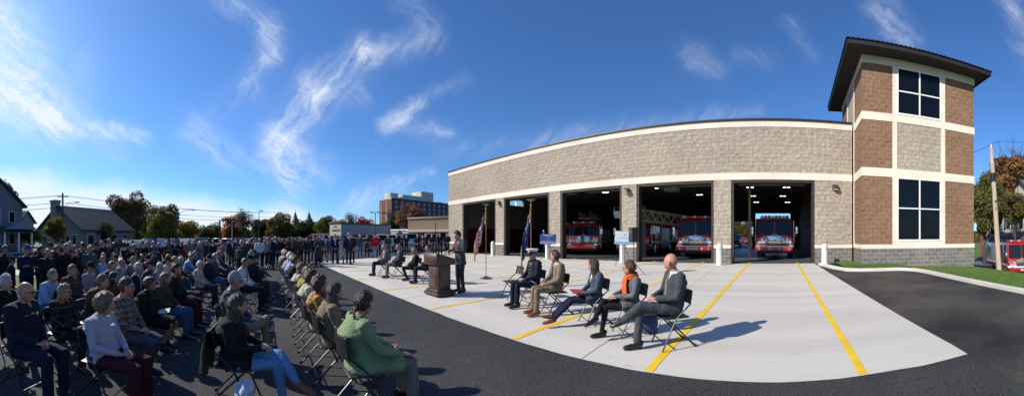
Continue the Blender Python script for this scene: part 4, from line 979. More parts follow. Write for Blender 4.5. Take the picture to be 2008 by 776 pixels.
# second row
aud(1,0,-3.52,-.26,'woman with long brown hair, black jacket and light blue jeans, second row',8,'black folding chair draped with an olive coat',pose='crossL',fem=True,top='jacket',tc='black',bottom='slim',bc='ldenim',hair='vlong',hc='brown',fine=True,shoes='tan',yaw=30)
aud(1,1,-4.75,-.38,'man in grey baseball cap and khaki trousers with one ankle on his knee',8,pose='figure4',top='jacket',tc='slate',bc='khaki',hair='buzz',hc='grey',hat='ball',hatc='lgrey',fine=True,glasses='dark')
for x,l in ((-5.6,'empty black chair right beyond the man in the grey cap'),(-6.4,'empty black chair in the middle of the second row gap'),(-7.2,'empty black chair next to the man in white shirt and tie')): chair(x,-.4,random.uniform(-4,6),l,'empty chairs in the audience')
aud(1,2,-8.2,-.4,'man in a white shirt and dark tie with cropped hair, second row',14,top='shirt',tc='white',bc='navy',hair='buzz',hc='dark',tie='navy',pose='lap',skin=3,heavy=1,fine=True)
aud(1,3,-9.2,-.3,'man in black jacket and black cap beside the white shirt man',8,top='jacket',tc='black',bc='charcoal',hat='ball',hatc='black',hair='buzz',pose='knees',glasses='dark')
for i,(x,k) in enumerate([(-10.0,K(top='jacket',tc='navy',hat='ball',hatc='navy',bc='khaki',pose='lean')),(-10.8,K(fem=True,top='puffer',tc='red',hair='bob',hc='blond')),(-11.6,K(top='shirt',tc='white',bc='charcoal',hat='ball',hatc='lgrey')),(-12.4,K()),(-13.2,K())]): aud(1,4+i,x,-.35,**k)
# third row
aud(2,0,-3.3,-1.74,'stout woman with short grey hair in a pale lilac knit top',4,'black folding chair under the woman in pale lilac knit',pose='lap',fem=True,heavy=1.22,top='shirt',tc='knit',bc='maroon',hair='bouf',hc='sandy',fine=True,skin=1,sc=1.04)
aud(2,1,-4.1,-1.82,'man with glasses in a tan plaid shirt, third row',6,'black folding chair under the man in tan plaid',pose='tuck',heavy=1.14,top='shirt',tc='plaid_tan',bc='slate',hair='short',hc='brown',fine=True,glasses='clear',skin=2)
aud(2,2,-5.15,-1.85,'woman with short auburn hair in black jacket and black skirt',6,fem=True,top='jacket',tc='black',bottom='skirt',bc='black',hair='pixie',hc='auburn',fine=True,pose='tuck')
aud(2,3,-5.9,-1.8,'woman with bobbed blond hair in an olive jacket and jeans',6,fem=True,top='jacket',tc='olive',bc='denim',hair='bob',hc='sandy',fine=True,pose='lap')
aud(2,4,-6.65,-1.78,'man with dark hair in black top and maroon trousers, third row',6,top='shirt',tc='black',bc='maroon',hair='short',hc='dark',fine=True,pose='lap')
for x,l in ((-7.45,'empty black chair in the third row behind the aisle gap'),(-8.15,'empty black chair beside the elderly woman in cream')): chair(x,-1.75,random.uniform(-8,4),l,'empty chairs in the audience')
aud(2,5,-8.95,-1.7,'elderly woman with white hair in a cream jacket, third row',8,fem=True,top='jacket',tc='cream',bc='charcoal',hair='pixie',hc='white',pose='lap')
aud(2,6,-10.0,-1.6,'stout man in navy jacket and navy cap, third row',6,top='jacket',tc='navy',hat='ball',hatc='navy',bc='denim',heavy=1.2,pose='lap')
for i,(x,k) in enumerate([(-10.8,K(fem=True,top='jacket',tc='black',hair='bob',hc='blond')),(-11.6,K(top='jacket',tc='slate')),(-12.4,K(tc='white',top='shirt')),(-13.2,K())]): aud(2,7+i,x,-1.65,**k)
# fourth row
off_=aud(3,0,-2.98,-2.68,'bald police officer with sunglasses in a navy uniform jacket',2,'black folding chair under the bald officer with sunglasses',pose='lap',heavy=1.2,top='jacket',tc='navy',bc='navy',hair='bald',fine=True,glasses='dark',skin=2,sc=1.03)
aud(3,1,-4.0,-2.8,'woman with long blond hair in a dark plaid wrap, fourth row',6,'black folding chair under the blonde in dark plaid',pose='lap',fem=True,top='jacket',tc='plaid_dark',bc='black',hair='long',hc='blond',fine=True,glasses='dark',heavy=1.1)
aud(3,2,-4.75,-2.72,'man with sandy hair in a dark brown jacket, fourth row',6,top='jacket',tc='brown',bc='khaki',hair='short',hc='sandy',pose='lean')
aud(3,3,-5.9,-2.9,'woman with long dark hair in a brown jacket, fourth row',6,fem=True,top='jacket',tc='brown',bc='black',hair='long',hc='dark',pose='lap',glasses='clear')
for i,(x,k) in enumerate([(-6.9,K(tc='navy',hair='grey_full',hc='white')),(-7.7,K(tc='suitblue',hat='ball',hatc='navy')),(-8.5,K(tc='lgrey',hair='bob',fem=True,hc='white')),(-9.3,K(tc='cream',hat='ball',hatc='maroon',glasses='dark')),(-10.1,K(tc='mustard',hair='fringe')),(-10.9,K(fem=True,tc='maroon')),(-11.7,K(tc='lblue',top='shirt')),(-12.5,K()),(-13.3,K())]): aud(3,4+i,x,-2.75,**k)
m=M(); m.ell((-.085,.115,.92),(.024,.008,.030),0,10,6); build(m,'badge',mat('badge_gold',(.7,.5,.15),.3,.9),off_)
m=M(); m.ell((.095,.112,.93),(.035,.006,.006),0,8,4); build(m,'name_bar',mat('badge_gold',(.7,.5,.15),.3,.9),off_)
m=M(); m.loft([(.075,.215,.64),(.060,.240,.635)],.040,V((0,0,1)),12); build(m,'watch',black,off_)
# further rows
aud(4,0,-3.6,-3.65,'elderly person with full white hair at the left edge, fifth row',2,tc='black',top='jacket',hair='grey_full',hc='white')
aud(4,1,-5.0,-3.95,'man with grey hair in a pale blue jersey, fifth row',4,top='shirt',tc='lblue',bc='denim',hair='short',hc='grey',fine=True)
aud(4,2,-5.8,-3.85,'stout man with a dark brown jacket and short sandy hair, fifth row',4,top='jacket',tc='brown',hair='short',hc='sandy',heavy=1.2)
aud(4,3,-6.6,-3.85,'man in black cap and light grey shirt, fifth row',4,top='shirt',tc='lgrey',hat='ball',hatc='black',hair='buzz')
for r,yy,xs in ((4,-3.8,(-7.5,-8.4,-9.2,-10.0,-10.9,-11.8,-12.6)),(5,-4.8,(-8.2,-9.1,-10.0,-10.9,-11.7,-12.6,-13.4)),(6,-5.7,(-9.8,-10.8,-11.8,-12.8))):
    for i,x in enumerate(xs):
        fm=random.random()<.42; hat={} if fm or random.random()<.7 else dict(hat='ball',hatc=random.choice(['navy','black','maroon','lgrey']))
        aud(r,i+(4 if r==4 else 0),x+random.uniform(-.1,.1),yy+random.uniform(-.12,.12),fem=fm,**hat)
for x,y,l in ((-5.15,-1.85,'white programme on the lap of the woman in a black skirt'),(-8.2,-.4,'white programme on the lap of the man in white shirt and tie'),(-5.9,-2.9,'white programme on the lap of the dark haired woman, fourth row')): programme(x,y,6,l)
# olive coat over the near chair, striped cloth bag on the floor beside it
bx_,by_=-3.52,-.26
m=M(); n=16
for (z0,yo,ln) in ((.82,-.25,.55),):
    rs=[]
    for i in range(n+1):
        x=-.25+.5*i/n; w=.02*math.sin(i*2.1)+.012*math.sin(i*4.7)
        rs.append([(x,-.19+w*.3,.64),(x,-.21,.80),(x,-.235,.845),(x,-.275+w*.4,.83),(x*1.02,-.31+w,.60),(x*1.06,-.33+w*1.6,.34+.04*math.sin(i)),(x*1.06,-.345+w*1.6,.33+.04*math.sin(i)),(x*1.02,-.335+w,.6),(x,-.30+w*.4,.80)])
    m.rings(rs)
o=build(m,'coat',CM['olive']); o.location=(bx_,by_,gz(bx_,by_)); o.rotation_euler[2]=-R(8); tag(o,'olive green coat hanging over the back of the near chair','coat')
m=M()
for k in range(6): m.loft([(.04*math.cos(k*1.1),.04*math.sin(k*1.1),.03+.07*k-.02),(.05*math.cos(k*1.3),.05*math.sin(k*1.3),.03+.07*k+.05)],[(.16-.008*k-.03*(k>4),.10-.005*k-.02*(k>4))]*2,V((1,0,0)),16)
o=build(m,'bag',mat('bag_white_knit',(.50,.52,.60),.8,var=.25,vs=18),ang=60); o.location=(-3.02,-.12,gz(-3.0,-.1)+.02); tag(o,'white ribbed cloth bag on the asphalt beside the near chair','bag')
# ------------------------------------------------------------ people standing
SG=None
def stand(px,d,lab,**k):
    x,y=at(px,d); f=math.degrees(math.atan2(-7.0-x,4.4-y))+random.uniform(-25,25)
    f=k.pop('face',f); k.setdefault('pose',random.choice(['clasp','clasp','sides','arms','step'])); k.setdefault('yaw',random.choice([-15,0,15]))
    k.setdefault('skin',random.choice([0,1,2,2,3])); k.setdefault('hair',random.choice(['short','swept','fringe','buzz','grey_full'])); k.setdefault('hc',random.choice(['brown','dark','grey'])); k.setdefault('bc',random.choice(['navy','black','charcoal','denim']))
    return person(x,y,f,False,label=lab,sc=k.pop('sc',random.uniform(.98,1.05)),**k)
st_list=[
 (52,8.2,'tall man in a blue and white cap with folded arms behind the seats',dict(pose='arms',top='shirt',tc='navy',bc='navy',hat='ball',hatc='blue',heavy=1.15,face=20,sc=1.0)),
 (8,9.0,'woman in a dark jacket at the left edge of the crowd',dict(fem=True,top='jacket',tc='black',hair='pixie',hc='brown')),
 (22,8.3,'shorter boy in a dark cap at the left edge of the crowd',dict(top='jacket',tc='navy',hat='ball',hatc='black',sc=.82)),
 (78,9.3,'woman with glasses half hidden behind the man in the blue cap',dict(fem=True,top='jacket',tc='black',hair='bob',hc='dark')),
 (96,10.2,'man in a dark hat bending beside the bald man',dict(top='jacket',tc='charcoal',hat='ball',hatc='charcoal')),
 (92,8.4,'balding man in a black jacket leaning near the blue cap man',dict(top='jacket',tc='black',hair='fringe',hc='grey',pose='clasp',sc=.95,heavy=1.1)),
 (110,9.6,'woman with brown bobbed hair standing among the left crowd',dict(fem=True,top='jacket',tc='navy',hair='bob',hc='brown')),
 (128,9.0,'man lifting a phone to film over the seated rows',dict(pose='phone',top='jacket',tc='black',hair='short')),
 (136,11.5,'tall man in a red brown shirt far behind the filming man',dict(top='shirt',tc='maroon',hair='fringe')),
 (146,10.6,'woman in a light grey cardigan standing by the filming man',dict(fem=True,top='open',tc='lgrey',hair='long',hc='sandy')),
 (163,10.4,'man in a dark grey cap with sunglasses standing in the left crowd',dict(top='jacket',tc='charcoal',hat='ball',hatc='charcoal',glasses='dark')),
 (176,9.6,'stooping grey haired man in a dark blue grey jacket',dict(top='jacket',tc='slate',hair='fringe',hc='grey',pose='clasp')),
 (199,13.6,'police officer in navy standing on the lawn edge',dict(top='shirt',tc='navy',bc='navy',hair='short',hc='grey',pose='sides')),
 (213,14.3,'tall man in a dark suit beside the police officer on the lawn',dict(top='suit',tc='navy',bc='navy',tie='black',pose='clasp',sc=1.08)),
 (249,12.0,'camera operator in black with a cap behind the tripod',dict(top='jacket',tc='black',bc='black',hat='ball',hatc='black',pose='phone',sc=1.0)),
 (262,12.8,'woman in dark clothes with brown hair near the video camera',dict(fem=True,top='jacket',tc='dgreen',hair='bob',hc='brown')),
 (274,15.5,'man in a denim blue jacket further behind the video camera',dict(top='jacket',tc='suitblue',hair='short')),
 (286,15.0,'blonde woman in a black coat standing right of the camera operator',dict(fem=True,top='coat',tc='black',bc='black',hair='long',hc='blond')),
 (300,15.2,'heavy man with folded arms in a dark t-shirt on the lawn edge',dict(pose='arms',top='tee',tc='slate',heavy=1.2,hair='buzz')),
 (343,18.2,'bearded man in a dark navy suit at the start of the back line',dict(top='suit',tc='navy',bc='navy',tie='grey',sc=1.06)),
 (357,18.4,'woman in a bright red jacket beside the navy suit',dict(fem=True,top='jacket',tc='red',bc='black',hair='short',hc='grey')),
 (370,18.3,'man in a tan brown coat with grey hair in the back line',dict(top='jacket',tc='tan',bc='charcoal',hair='fringe',hc='grey',sc=1.05)),
 (381,19.0,'man in a maroon hooded top behind the tan coat',dict(top='puffer',tc='maroon')),
 (391,17.2,'woman with long white blond hair in a blue grey coat',dict(fem=True,top='coat',tc='bgrey',hair='long',hc='white',pose='clasp')),
 (405,18.8,'man in dark grey with brown hair behind the line',dict(top='jacket',tc='charcoal',hair='short')),
 (419,18.0,'man in a black cap and black top facing the lectern',dict(top='shirt',tc='black',bc='ldenim',hat='ball',hatc='black')),
 (435,17.4,'photographer in an orange pink top raising a camera',dict(top='shirt',tc='pink',bc='black',pose='phone',hair='pixie',fem=True)),
 (454,18.6,'tall man in a dark blue blazer in the middle of the crowd',dict(top='suit',tc='suitblue',sc=1.06)),
 (463,19.6,'woman with reddish hair behind the dark blue blazer',dict(fem=True,top='jacket',tc='maroon',hair='bob',hc='auburn')),
 (475,12.4,'broad man in an open dark green jacket standing in the aisle',dict(top='open',tc='dgreen',bc='black',shirt='suitgrey',hair='fringe',hc='grey',heavy=1.2,pose='sides',face=110,sc=1.03)),
 (489,19.2,'man with dark hair and olive coat behind the aisle man',dict(top='jacket',tc='olive')),
 (499,20.0,'man in a brown jacket seen between two heads in the back line',dict(top='jacket',tc='brown')),
 (509,18.0,'man in a black vest over white shirt sleeves in the back line',dict(top='shirt',tc='white',bc='navy',hair='fringe',skin=3)),
 (519,18.8,'man in a black vest and white shirt nearest the navy suit',dict(top='shirt',tc='lgrey',bc='black',hair='buzz')),
 (528,20.2,'grey haired man in a check shirt deep in the crowd',dict(top='shirt',tc='flannel',hc='grey')),
 (540,17.6,'tall man in a navy suit with white shirt turned right',dict(top='suit',tc='navy',bc='navy',tie='maroon',sc=1.08,pose='clasp')),
 (549,18.6,'man with folded hands in black behind the tall navy suit',dict(top='jacket',tc='black')),
 (556,20.4,'woman in a dark red blouse deep in the back line',dict(fem=True,top='shirt',tc='maroon',hair='curly')),
 (564,18.8,'woman with brown hair in a rust brown sweater',dict(fem=True,top='shirt',tc='brown',hair='long',hc='dark')),
 (573,20.5,'man in dark denim shirt behind the rust sweater',dict(top='shirt',tc='denim')),
 (580,18.6,'woman with long dark hair and a dark brown coat',dict(fem=True,top='coat',tc='brown',hair='vlong',hc='dark')),
 (589,19.8,'man in a charcoal jacket at the end of the crowd',dict(top='jacket',tc='charcoal')),
 (602,18.9,'woman in dark green jacket and black trousers facing the speaker',dict(fem=True,top='jacket',tc='dgreen',bc='black',hair='long',hc='sandy')),
 (615,20.2,'man in a dark blue suit and red tie in the back line',dict(top='suit',tc='suitblue',tie='maroon')),
 (624,17.9,'woman in a long dark grey coat standing on the asphalt',dict(fem=True,top='coat',tc='charcoal',bc='black',bottom='slim',hair='bob',hc='dark')),
 (635,24.0,'man in a light blue shirt standing among the parked cars',dict(top='shirt',tc='lblue')),
 (647,20.6,'man in grey with one arm behind the navy suits',dict(top='jacket',tc='bgrey',bc='grey')),
 (657,19.0,'man in a navy suit with hands folded on the apron corner',dict(top='suit',tc='navy',bc='navy',tie='lblue',pose='clasp')),
 (669,19.0,'woman in a beige coat carrying a dark bag',dict(fem=True,top='coat',tc='cream',bc='bgrey',bottom='slim',hair='bob',hc='auburn')),
 (684,18.8,'tall man in a dark navy suit with a wide stance',dict(top='suit',tc='navy',bc='navy',tie='blue',pose='step',sc=1.08)),
 (690,19.8,'man in a black jacket close behind the wide stance suit',dict(top='jacket',tc='black',bc='black')),
 (706,24.0,'man in a dark check shirt and blue jeans by the cars',dict(top='shirt',tc='flannel',bc='denim')),
 (720,23.8,'man with folded arms in a maroon t-shirt',dict(top='tee',tc='maroon',bc='charcoal',pose='arms',hair='short',hc='sandy')),
 (734,23.8,'man in a bright red hoodie and blue jeans',dict(top='jacket',tc='red',bc='ldenim',pose='sides')),
 (742,24.6,'woman in a red sweater behind the red hoodie',dict(fem=True,top='shirt',tc='red',bc='black',hair='bob',hc='dark')),
 (761,25.2,'man in an olive grey jacket by the white pickup',dict(top='jacket',tc='olive',bc='charcoal')),
]
for px,d,lab,k in st_list: 
    k=dict(k); 
    if k.get('pose')==None: k.pop('pose',None)
    stand(px,d,lab,**k)
random.seed(31)
DO=['%s']
names=['first','second','third','fourth','fifth','sixth','seventh','eighth','ninth','tenth','eleventh','twelfth','thirteenth','fourteenth','fifteenth','sixteenth','seventeenth','eighteenth','nineteenth','twentieth']
def nn_(i): return names[i] if i<20 else 'twenty '+names[i-20] if i<29 else 'thirtieth' if i==29 else 'thirty '+names[i-30]
for i in range(38):
    px=64+i*15.2+random.uniform(-5,5); dd=(12.5+random.uniform(-1.5,2.5)) if px<210 else ((17+random.uniform(-1,2)) if px<330 else 21+random.uniform(-1.2,3))
    fm=random.random()<.42; tc=random.choice(['navy','black','brown','grey','white','red','lblue','cream','maroon','olive','slate','suitblue','charcoal','tan']); tp=random.choice(['jacket','shirt','coat','puffer','suit'])
    kk=dict(fem=fm,top=tp,tc=tc,sc=random.uniform(.96,1.06))
    if fm: kk['hair']=random.choice(['bob','long','pixie','curly','pony']); kk['hc']=random.choice(['brown','blond','dark','auburn','sandy'])
    elif random.random()<.3: kk.update(hat='ball',hatc=random.choice(['navy','black','maroon']),hair='buzz')
    stand(px,dd,'%s in %s %s, %s from the left in the rear standing layer'%('woman' if fm else 'man',CN.get(tc,tc),GN[tp],nn_(i)),**kk)
for i,(px,d) in enumerate([(778,26.5),(788,28.5),(797,26.5),(819,26.3),(829,28.2),(835,25.8),(847,26.8),(858,28.3),(863,26.8),(877,26.6)]):
    stand(px,d,'firefighter in navy station uniform, %s from the left before the pickups'%['first','second','third','fourth','fifth','sixth','seventh','eighth','ninth','tenth'][i],top='tee' if i%3 else 'shirt',tc='navy',bc='navy',hair='buzz',pose=['clasp','arms','sides'][i%3],group='firefighters standing by the parked pickups')
# video camera on a tripod
x,y=at(233,11.6); z=gz(x,y)
o=empty('video_camera',(x,y,z+1.5),R(60),'shoulder size black video camera mounted on the tripod','video camera')
m=M(); m.box(-.08,.08,-.25,.22,.04,.22); build(m,'body',black,o,bev=.02); m=M(); m.tube((0,.2,.13),(0,.42,.13),.06,12); build(m,'lens',black,o); m=M(); m.loft([(0,-.15,.2),(0,-.1,.30),(0,.1,.30),(0,.15,.2)],.015,None,6); build(m,'handle',black,o); m=M(); m.box(-.16,-.09,-.05,.10,.12,.2); build(m,'viewfinder',black,o,bev=.01)
o=empty('tripod',(x,y,z),0,'black tripod carrying the video camera behind the seats','tripod')
for a in (0,2.1,4.2): m=M(); m.tube((0,0,1.4),(math.cos(a)*.42,math.sin(a)*.42,0),.016,6); build(m,'leg',black,o)
m=M(); m.tube((0,0,1.32),(0,0,1.53),.04,10); build(m,'head',black,o)
# ------------------------------------------------------------ lettering
def text(body,size,mt,parent,loc,rot,depth=.004,name='lettering',bold=.0,align='CENTER',sx=1.0):
    cu=bpy.data.curves.new(name,'FONT'); cu.body=body; cu.size=size; cu.extrude=depth; cu.offset=bold; cu.align_x=align; cu.align_y='CENTER'; cu.resolution_u=3
    t=bpy.data.objects.new('tmp',cu); _tmp.objects.link(t); dg=bpy.context.evaluated_depsgraph_get(); dg.update()
    me=bpy.data.meshes.new_from_object(t.evaluated_get(dg)); bpy.data.objects.remove(t); me.name=name
    me.materials.clear(); me.materials.append(mt)
    o=link(name,me,parent,loc); o.rotation_euler=rot; o.scale=(sx,1,1); return o
red=mat('truck_red',(.31,.010,.012),.22,var=.04,vs=2,coat=.6); whitep=mat('truck_white',(.62,.62,.60),.3,var=.04); goldw=mat('letter_white',(.80,.78,.70),.4,var=0)
glassb=mat('truck_glass',(.006,.010,.016),.08,var=0,spec=.3); lampw=mat('head_lamp',(.55,.57,.6),.15,.3,var=0); amber=mat('amber_lens',(.8,.25,.02),.3,var=0); redl=mat('red_lens',(.6,.02,.02),.3,var=0); dkm=mat('dark_metal',(.03,.03,.032),.5,.3)
rollup=mat('rollup_silver',(.45,.46,.47),.4,.6,bump=.3,bs=30)
def fire_truck(x,y,z,rz,label,word,length=8.5,ladder=None,style='engine',H=2.55,open_=False):
    o=empty('fire_truck',(x,y,z),rz,label,'fire truck'); W=1.24
    # cab: rounded lower nose, raked windscreen
    m=M(); m.prism([(0.0,.55),(0.0,1.55),(.10,1.62),(.22,H-.12),(.34,H),(2.9,H),(2.9,.55),(1.9,.55),(1.85,.95),(1.0,.95),(.95,.55)],-W,W,axis='x'); build(m,'cab',red,o,bev=.05)
    m=M(); m.prism([(.085,1.60),(.215,H-.20),(.235,H-.20),(.105,1.60)],-W+.10,W-.10,axis='x')
    ws=build(m,'windscreen',glassb,o,smooth=False); ws.location=(0,-.035,0)
    m=M(); m.prism([(.06,1.62),(.20,H-.2),(.23,H-.2),(.09,1.62)],-.025,.025,axis='x'); q=build(m,'centre_post',red,ws); q.location=(0,0,0)
    for s in (-1,1):
        m=M(); m.box(s*W-.006*(s<0)-.0,s*W+.012*s+.001,.55,1.25,1.58,H-.22); m.box(s*W,s*W+.012*s,1.75,2.6,1.58,H-.22); each(m,'side_window',glassb,o,smooth=False)
        m=M(); m.box(s*W,s*W+.02*s,.38,.41,.7,H-.15); m.box(s*W,s*W+.02*s,1.45,1.48,.7,H-.15); m.box(s*W,s*W+.02*s,1.62,1.64,1.0,H-.15); each(m,'door_trim',chrome,o); m=M(); m.tube((s*(W+.04),.45,1.1),(s*(W+.04),.45,1.7),.015,6); build(m,'grab_rail',chrome,o)
        # mirrors on arms
        m=M(); m.loft([(s*(W-.1),.0,1.35),(s*(W+.16),-.12,1.50),(s*(W+.20),-.14,1.62)],.022,None,6); build(m,'mirror_arm',chrome,o)
        m=M(); m.box(s*(W+.20)-.10,s*(W+.20)+.10,-.20,-.10,1.62,2.10); build(m,'mirror',chrome,o,bev=.03)
        # quad headlights and signals in a bezel
        m=M(); m.box(s*.82-.32,s*.82+.32,-.035,.0,.98,1.36); bz=build(m,'light_bezel',chrome,o,bev=.015)
        for k,(dx,dz,mt_) in enumerate(((-.15,1.075,lampw),(.15,1.075,lampw),(-.15,1.26,redl),(.15,1.26,amber))):
            m=M(); m.box(s*.82+dx-.12,s*.82+dx+.12,-.055,-.036,dz-.07,dz+.07); build(m,'lamp',mt_,bz,bev=.01)
        m=M(); m.loft([(s*1.02,-.52,.82),(s*1.02,-.40,.82)],[.13,.10],None,18); build(m,'siren_horn',chrome,o)
    # grille
    m=M(); m.box(-.47,.47,-.05,0,.92,1.50); gr=build(m,'grille',chrome,o,bev=.02)
    m=M()
    for k in range(15): m.box(-.42+k*.06-.008,-.42+k*.06+.008,-.064,-.051,.96,1.46)
    for k in range(7): m.box(-.44,.44,-.062,-.052,.985+k*.07,.993+k*.07)
    build(m,'grille_bars',dkm,gr)
    if style=='rescue': m=M(); m.loft([(-.1,-.075,1.21),(0,-.085,1.23),(.1,-.075,1.21)],[.02,.04,.02],None,8); build(m,'emblem',chrome,gr); 
    # bumper
    m=M(); m.prism([(-1.27,-.30),(-1.12,-.52),(1.12,-.52),(1.27,-.30),(1.27,.05),(-1.27,.05)],.52,.80,axis='z'); bp=build(m,'bumper',red,o,bev=.02)
    m=M(); m.box(-1.1,1.1,-.545,-.523,.80,.835); m.box(-1.24,1.24,-.28,.02,.803,.83); build(m,'bumper_trim',chrome,bp)
    for s in (-1,1): m=M(); m.tube((s*.93,-.525,.66),(s*.93,-.54,.66),.06,12); build(m,'air_horn',chrome,bp)
    if word:
        for wd,xx in word: text(wd,.22,goldw,bp,(xx,-.527,.655),(R(90),0,0),.004,bold=.006)
    # white reflective stripe
    m=M()
    if style=='street': m.box(-W-.004,W+.004,-.012,.3,.84,.98)
    for s in (-1,1): m.box(s*(W+.002),s*(W+.012),.3,length,.95,1.12)
    build(m,'stripe',whitep,o,smooth=False)
    text({'engine':'FIRE','rescue':'RESCUE','truck':'FIRE','street':'FIRE'}[style],.12,goldw,o,(0,-.004,1.565),(R(90),0,0),.004)
    # light bar
    m=M(); m.box(-.95,.95,.35,.62,H+.02,H+.08); lb=build(m,'light_bar',dkm,o,bev=.01)
    for k in range(8):
        m=M(); m.box(-.93+k*.235,-.93+k*.235+.2,.37,.60,H+.083,H+.20); build(m,'beacon',redl if k%3 else lampw,lb,bev=.015)
    # body with roll-up lockers
    m=M(); m.box(-W,W,3.0,length,.60,H-.1); build(m,'body',red,o,bev=.03)
    for s in (-1,1):
        for a,b in ((3.15,4.3),(4.45,5.7),(6.9,length-.15)):
            m=M(); m.box(s*(W+.001),s*(W+.016),a,b,1.15,H-.3); build(m,'locker_shutter',rollup,o,smooth=False)
    m=M(); m.box(-.5,.5,.3,length-.4,.35,.6); m.box(-1.0,1.0,-.05,.05,.35,.52); build(m,'chassis',dkm,o)
    for yy in (1.42,6.2):
        for s in (-1,1):
            m=M(); xo=s*(W-.02); n=24
            m.loft([(xo-s*.32,yy,.52),(xo-s*.30,yy,.52),(xo-s*.03,yy,.52),(xo,yy,.52)],[.46,.52,.52,.46],V((0,0,1)),n); wh=build(m,'wheel',rubber,o,ang=50)
            m=M(); m.loft([(xo-s*.05,yy,.52),(xo+s*.015,yy,.52),(xo+s*.03,yy,.52)],[.29,.28,.12],V((0,0,1)),n); build(m,'rim',chrome,wh,ang=50)
    if ladder:
        m=M(); y0,y1,z0,z1=ladder; 
        for s in (-1,1):
            for zz in (0,.42): m.loft([(s*.42,y0,z0+zz),(s*.42,y1,z1+zz)],.045,V((1,0,0)),4)
        n=14
        for k in range(n):
            t=(k+.5)/n; yy=lerp(y0,y1,t); zz=lerp(z0,z1,t)
            m.tube((-.42,yy,zz),(.42,yy,zz),.02,5)
            for s in (-1,1): m.tube((s*.42,yy,zz),(s*.42,yy+(y1-y0)/n*.5,zz+.42),.018,5)
        build(m,'ladder',mat('ladder_tan',(.42,.36,.27),.5,.2),o)
        m=M(); m.box(-.5,.5,5.2,6.2,H-.1,H+.5); build(m,'turntable',dkm,o,bev=.03)
    if style=='truck':
        m=M(); m.box(-1.0,1.0,-1.25,-.35,2.75,2.95); m.box(-1.05,1.05,-1.3,-1.24,2.95,3.25) ; build(m,'basket',whitep,o,bev=.015)
        m=M(); 
        for s in (-1,1): m.tube((s*1.0,-1.27,2.95),(s*1.0,-1.27,3.55),.02); m.tube((s*1.0,-.37,2.95),(s*1.0,-.37,3.55),.02); m.tube((s*1.0,-1.27,3.55),(s*1.0,-.37,3.55),.02)
        m.tube((-1,-.37,3.55),(1,-.37,3.55),.02); build(m,'basket_rail',alum,o)
        m=M(); m.loft([(0,-.9,2.95),(0,-.9,3.25),(0,-1.1,3.5),(0,-1.45,3.62)],[.09,.09,.07,.06],None,10); m.box(-.2,.2,-1.0,-.75,3.0,3.3); build(m,'water_cannon',red,o)
    return o
fl=.004
fire_truck(.62,20.7,fl,R(-3),'red rescue truck facing out of the rightmost bay',[('R',-.28),('1',.32)],8.3,style='rescue',H=2.62)
fire_truck(-4.55,20.7,fl,R(2),'red engine with ENGINE 1 on its bumper in the second bay from the right',[('ENGINE',-.12),('1',.52)],8.5,H=2.62)
fire_truck(-9.35,21.6,fl,R(3),'red ladder truck with a white rescue basket raised over its cab',[('TRUCK 2',-.15)],9.5,ladder=(-.4,8.5,2.7,2.95),style='truck',H=2.45)
fire_truck(-13.5,21.3,fl,R(22),'dark red ladder truck parked at an angle in the middle bay',None,9.5,ladder=(.3,8.5,2.9,3.1),H=2.45)
fire_truck(-16.9,22.5,fl,R(4),'dark fire engine deep in the second bay from the left',None,8.0,H=2.45)
# aerial boom seen behind the engine
o=empty('aerial_ladder',(-8.6,20.2,0),R(-36),'tan aerial ladder boom resting behind the engine in the second bay','ladder')
m=M()
for s in (-1,1):
    for zz in (2.15,2.85): m.loft([(s*.4,0,zz+.45),(s*.4,6.8,zz-.1)],.07,V((1,0,0)),4)
for k in range(10):
    t=k/10; yy=6.8*t
    for s in (-1,1): m.tube((s*.4,yy,2.6-.55*t),(s*.4,yy+.34,3.28-.55*t),.035,5); m.tube((s*.4,yy+.34,3.28-.55*t),(s*.4,yy+.68,2.56-.55*t),.035,5)
    m.tube((-.4,yy,2.6-.55*t),(.4,yy,2.6-.55*t),.03,5)
build(m,'boom',mat('ladder_tan',(.42,.36,.27),.5,.2),o); m=M(); m.box(-.7,.7,6.4,7.5,0,2.9); build(m,'pedestal',mat('pedestal_grey',(.16,.15,.13),.6),o,bev=.04); m=M(); m.box(-.2,.2,.3,.7,0,2.5); build(m,'support',mat('pedestal_grey',(.16,.15,.13),.6),o)
# street engine right of the tower
ex,ey=at(2004,27.5); fire_truck(ex,ey,gz(ex,ey),R(-26),'red fire engine parked on the street beyond the grass by the tower',[('ENGINE',.1)],8.5,style='street',H=2.95)
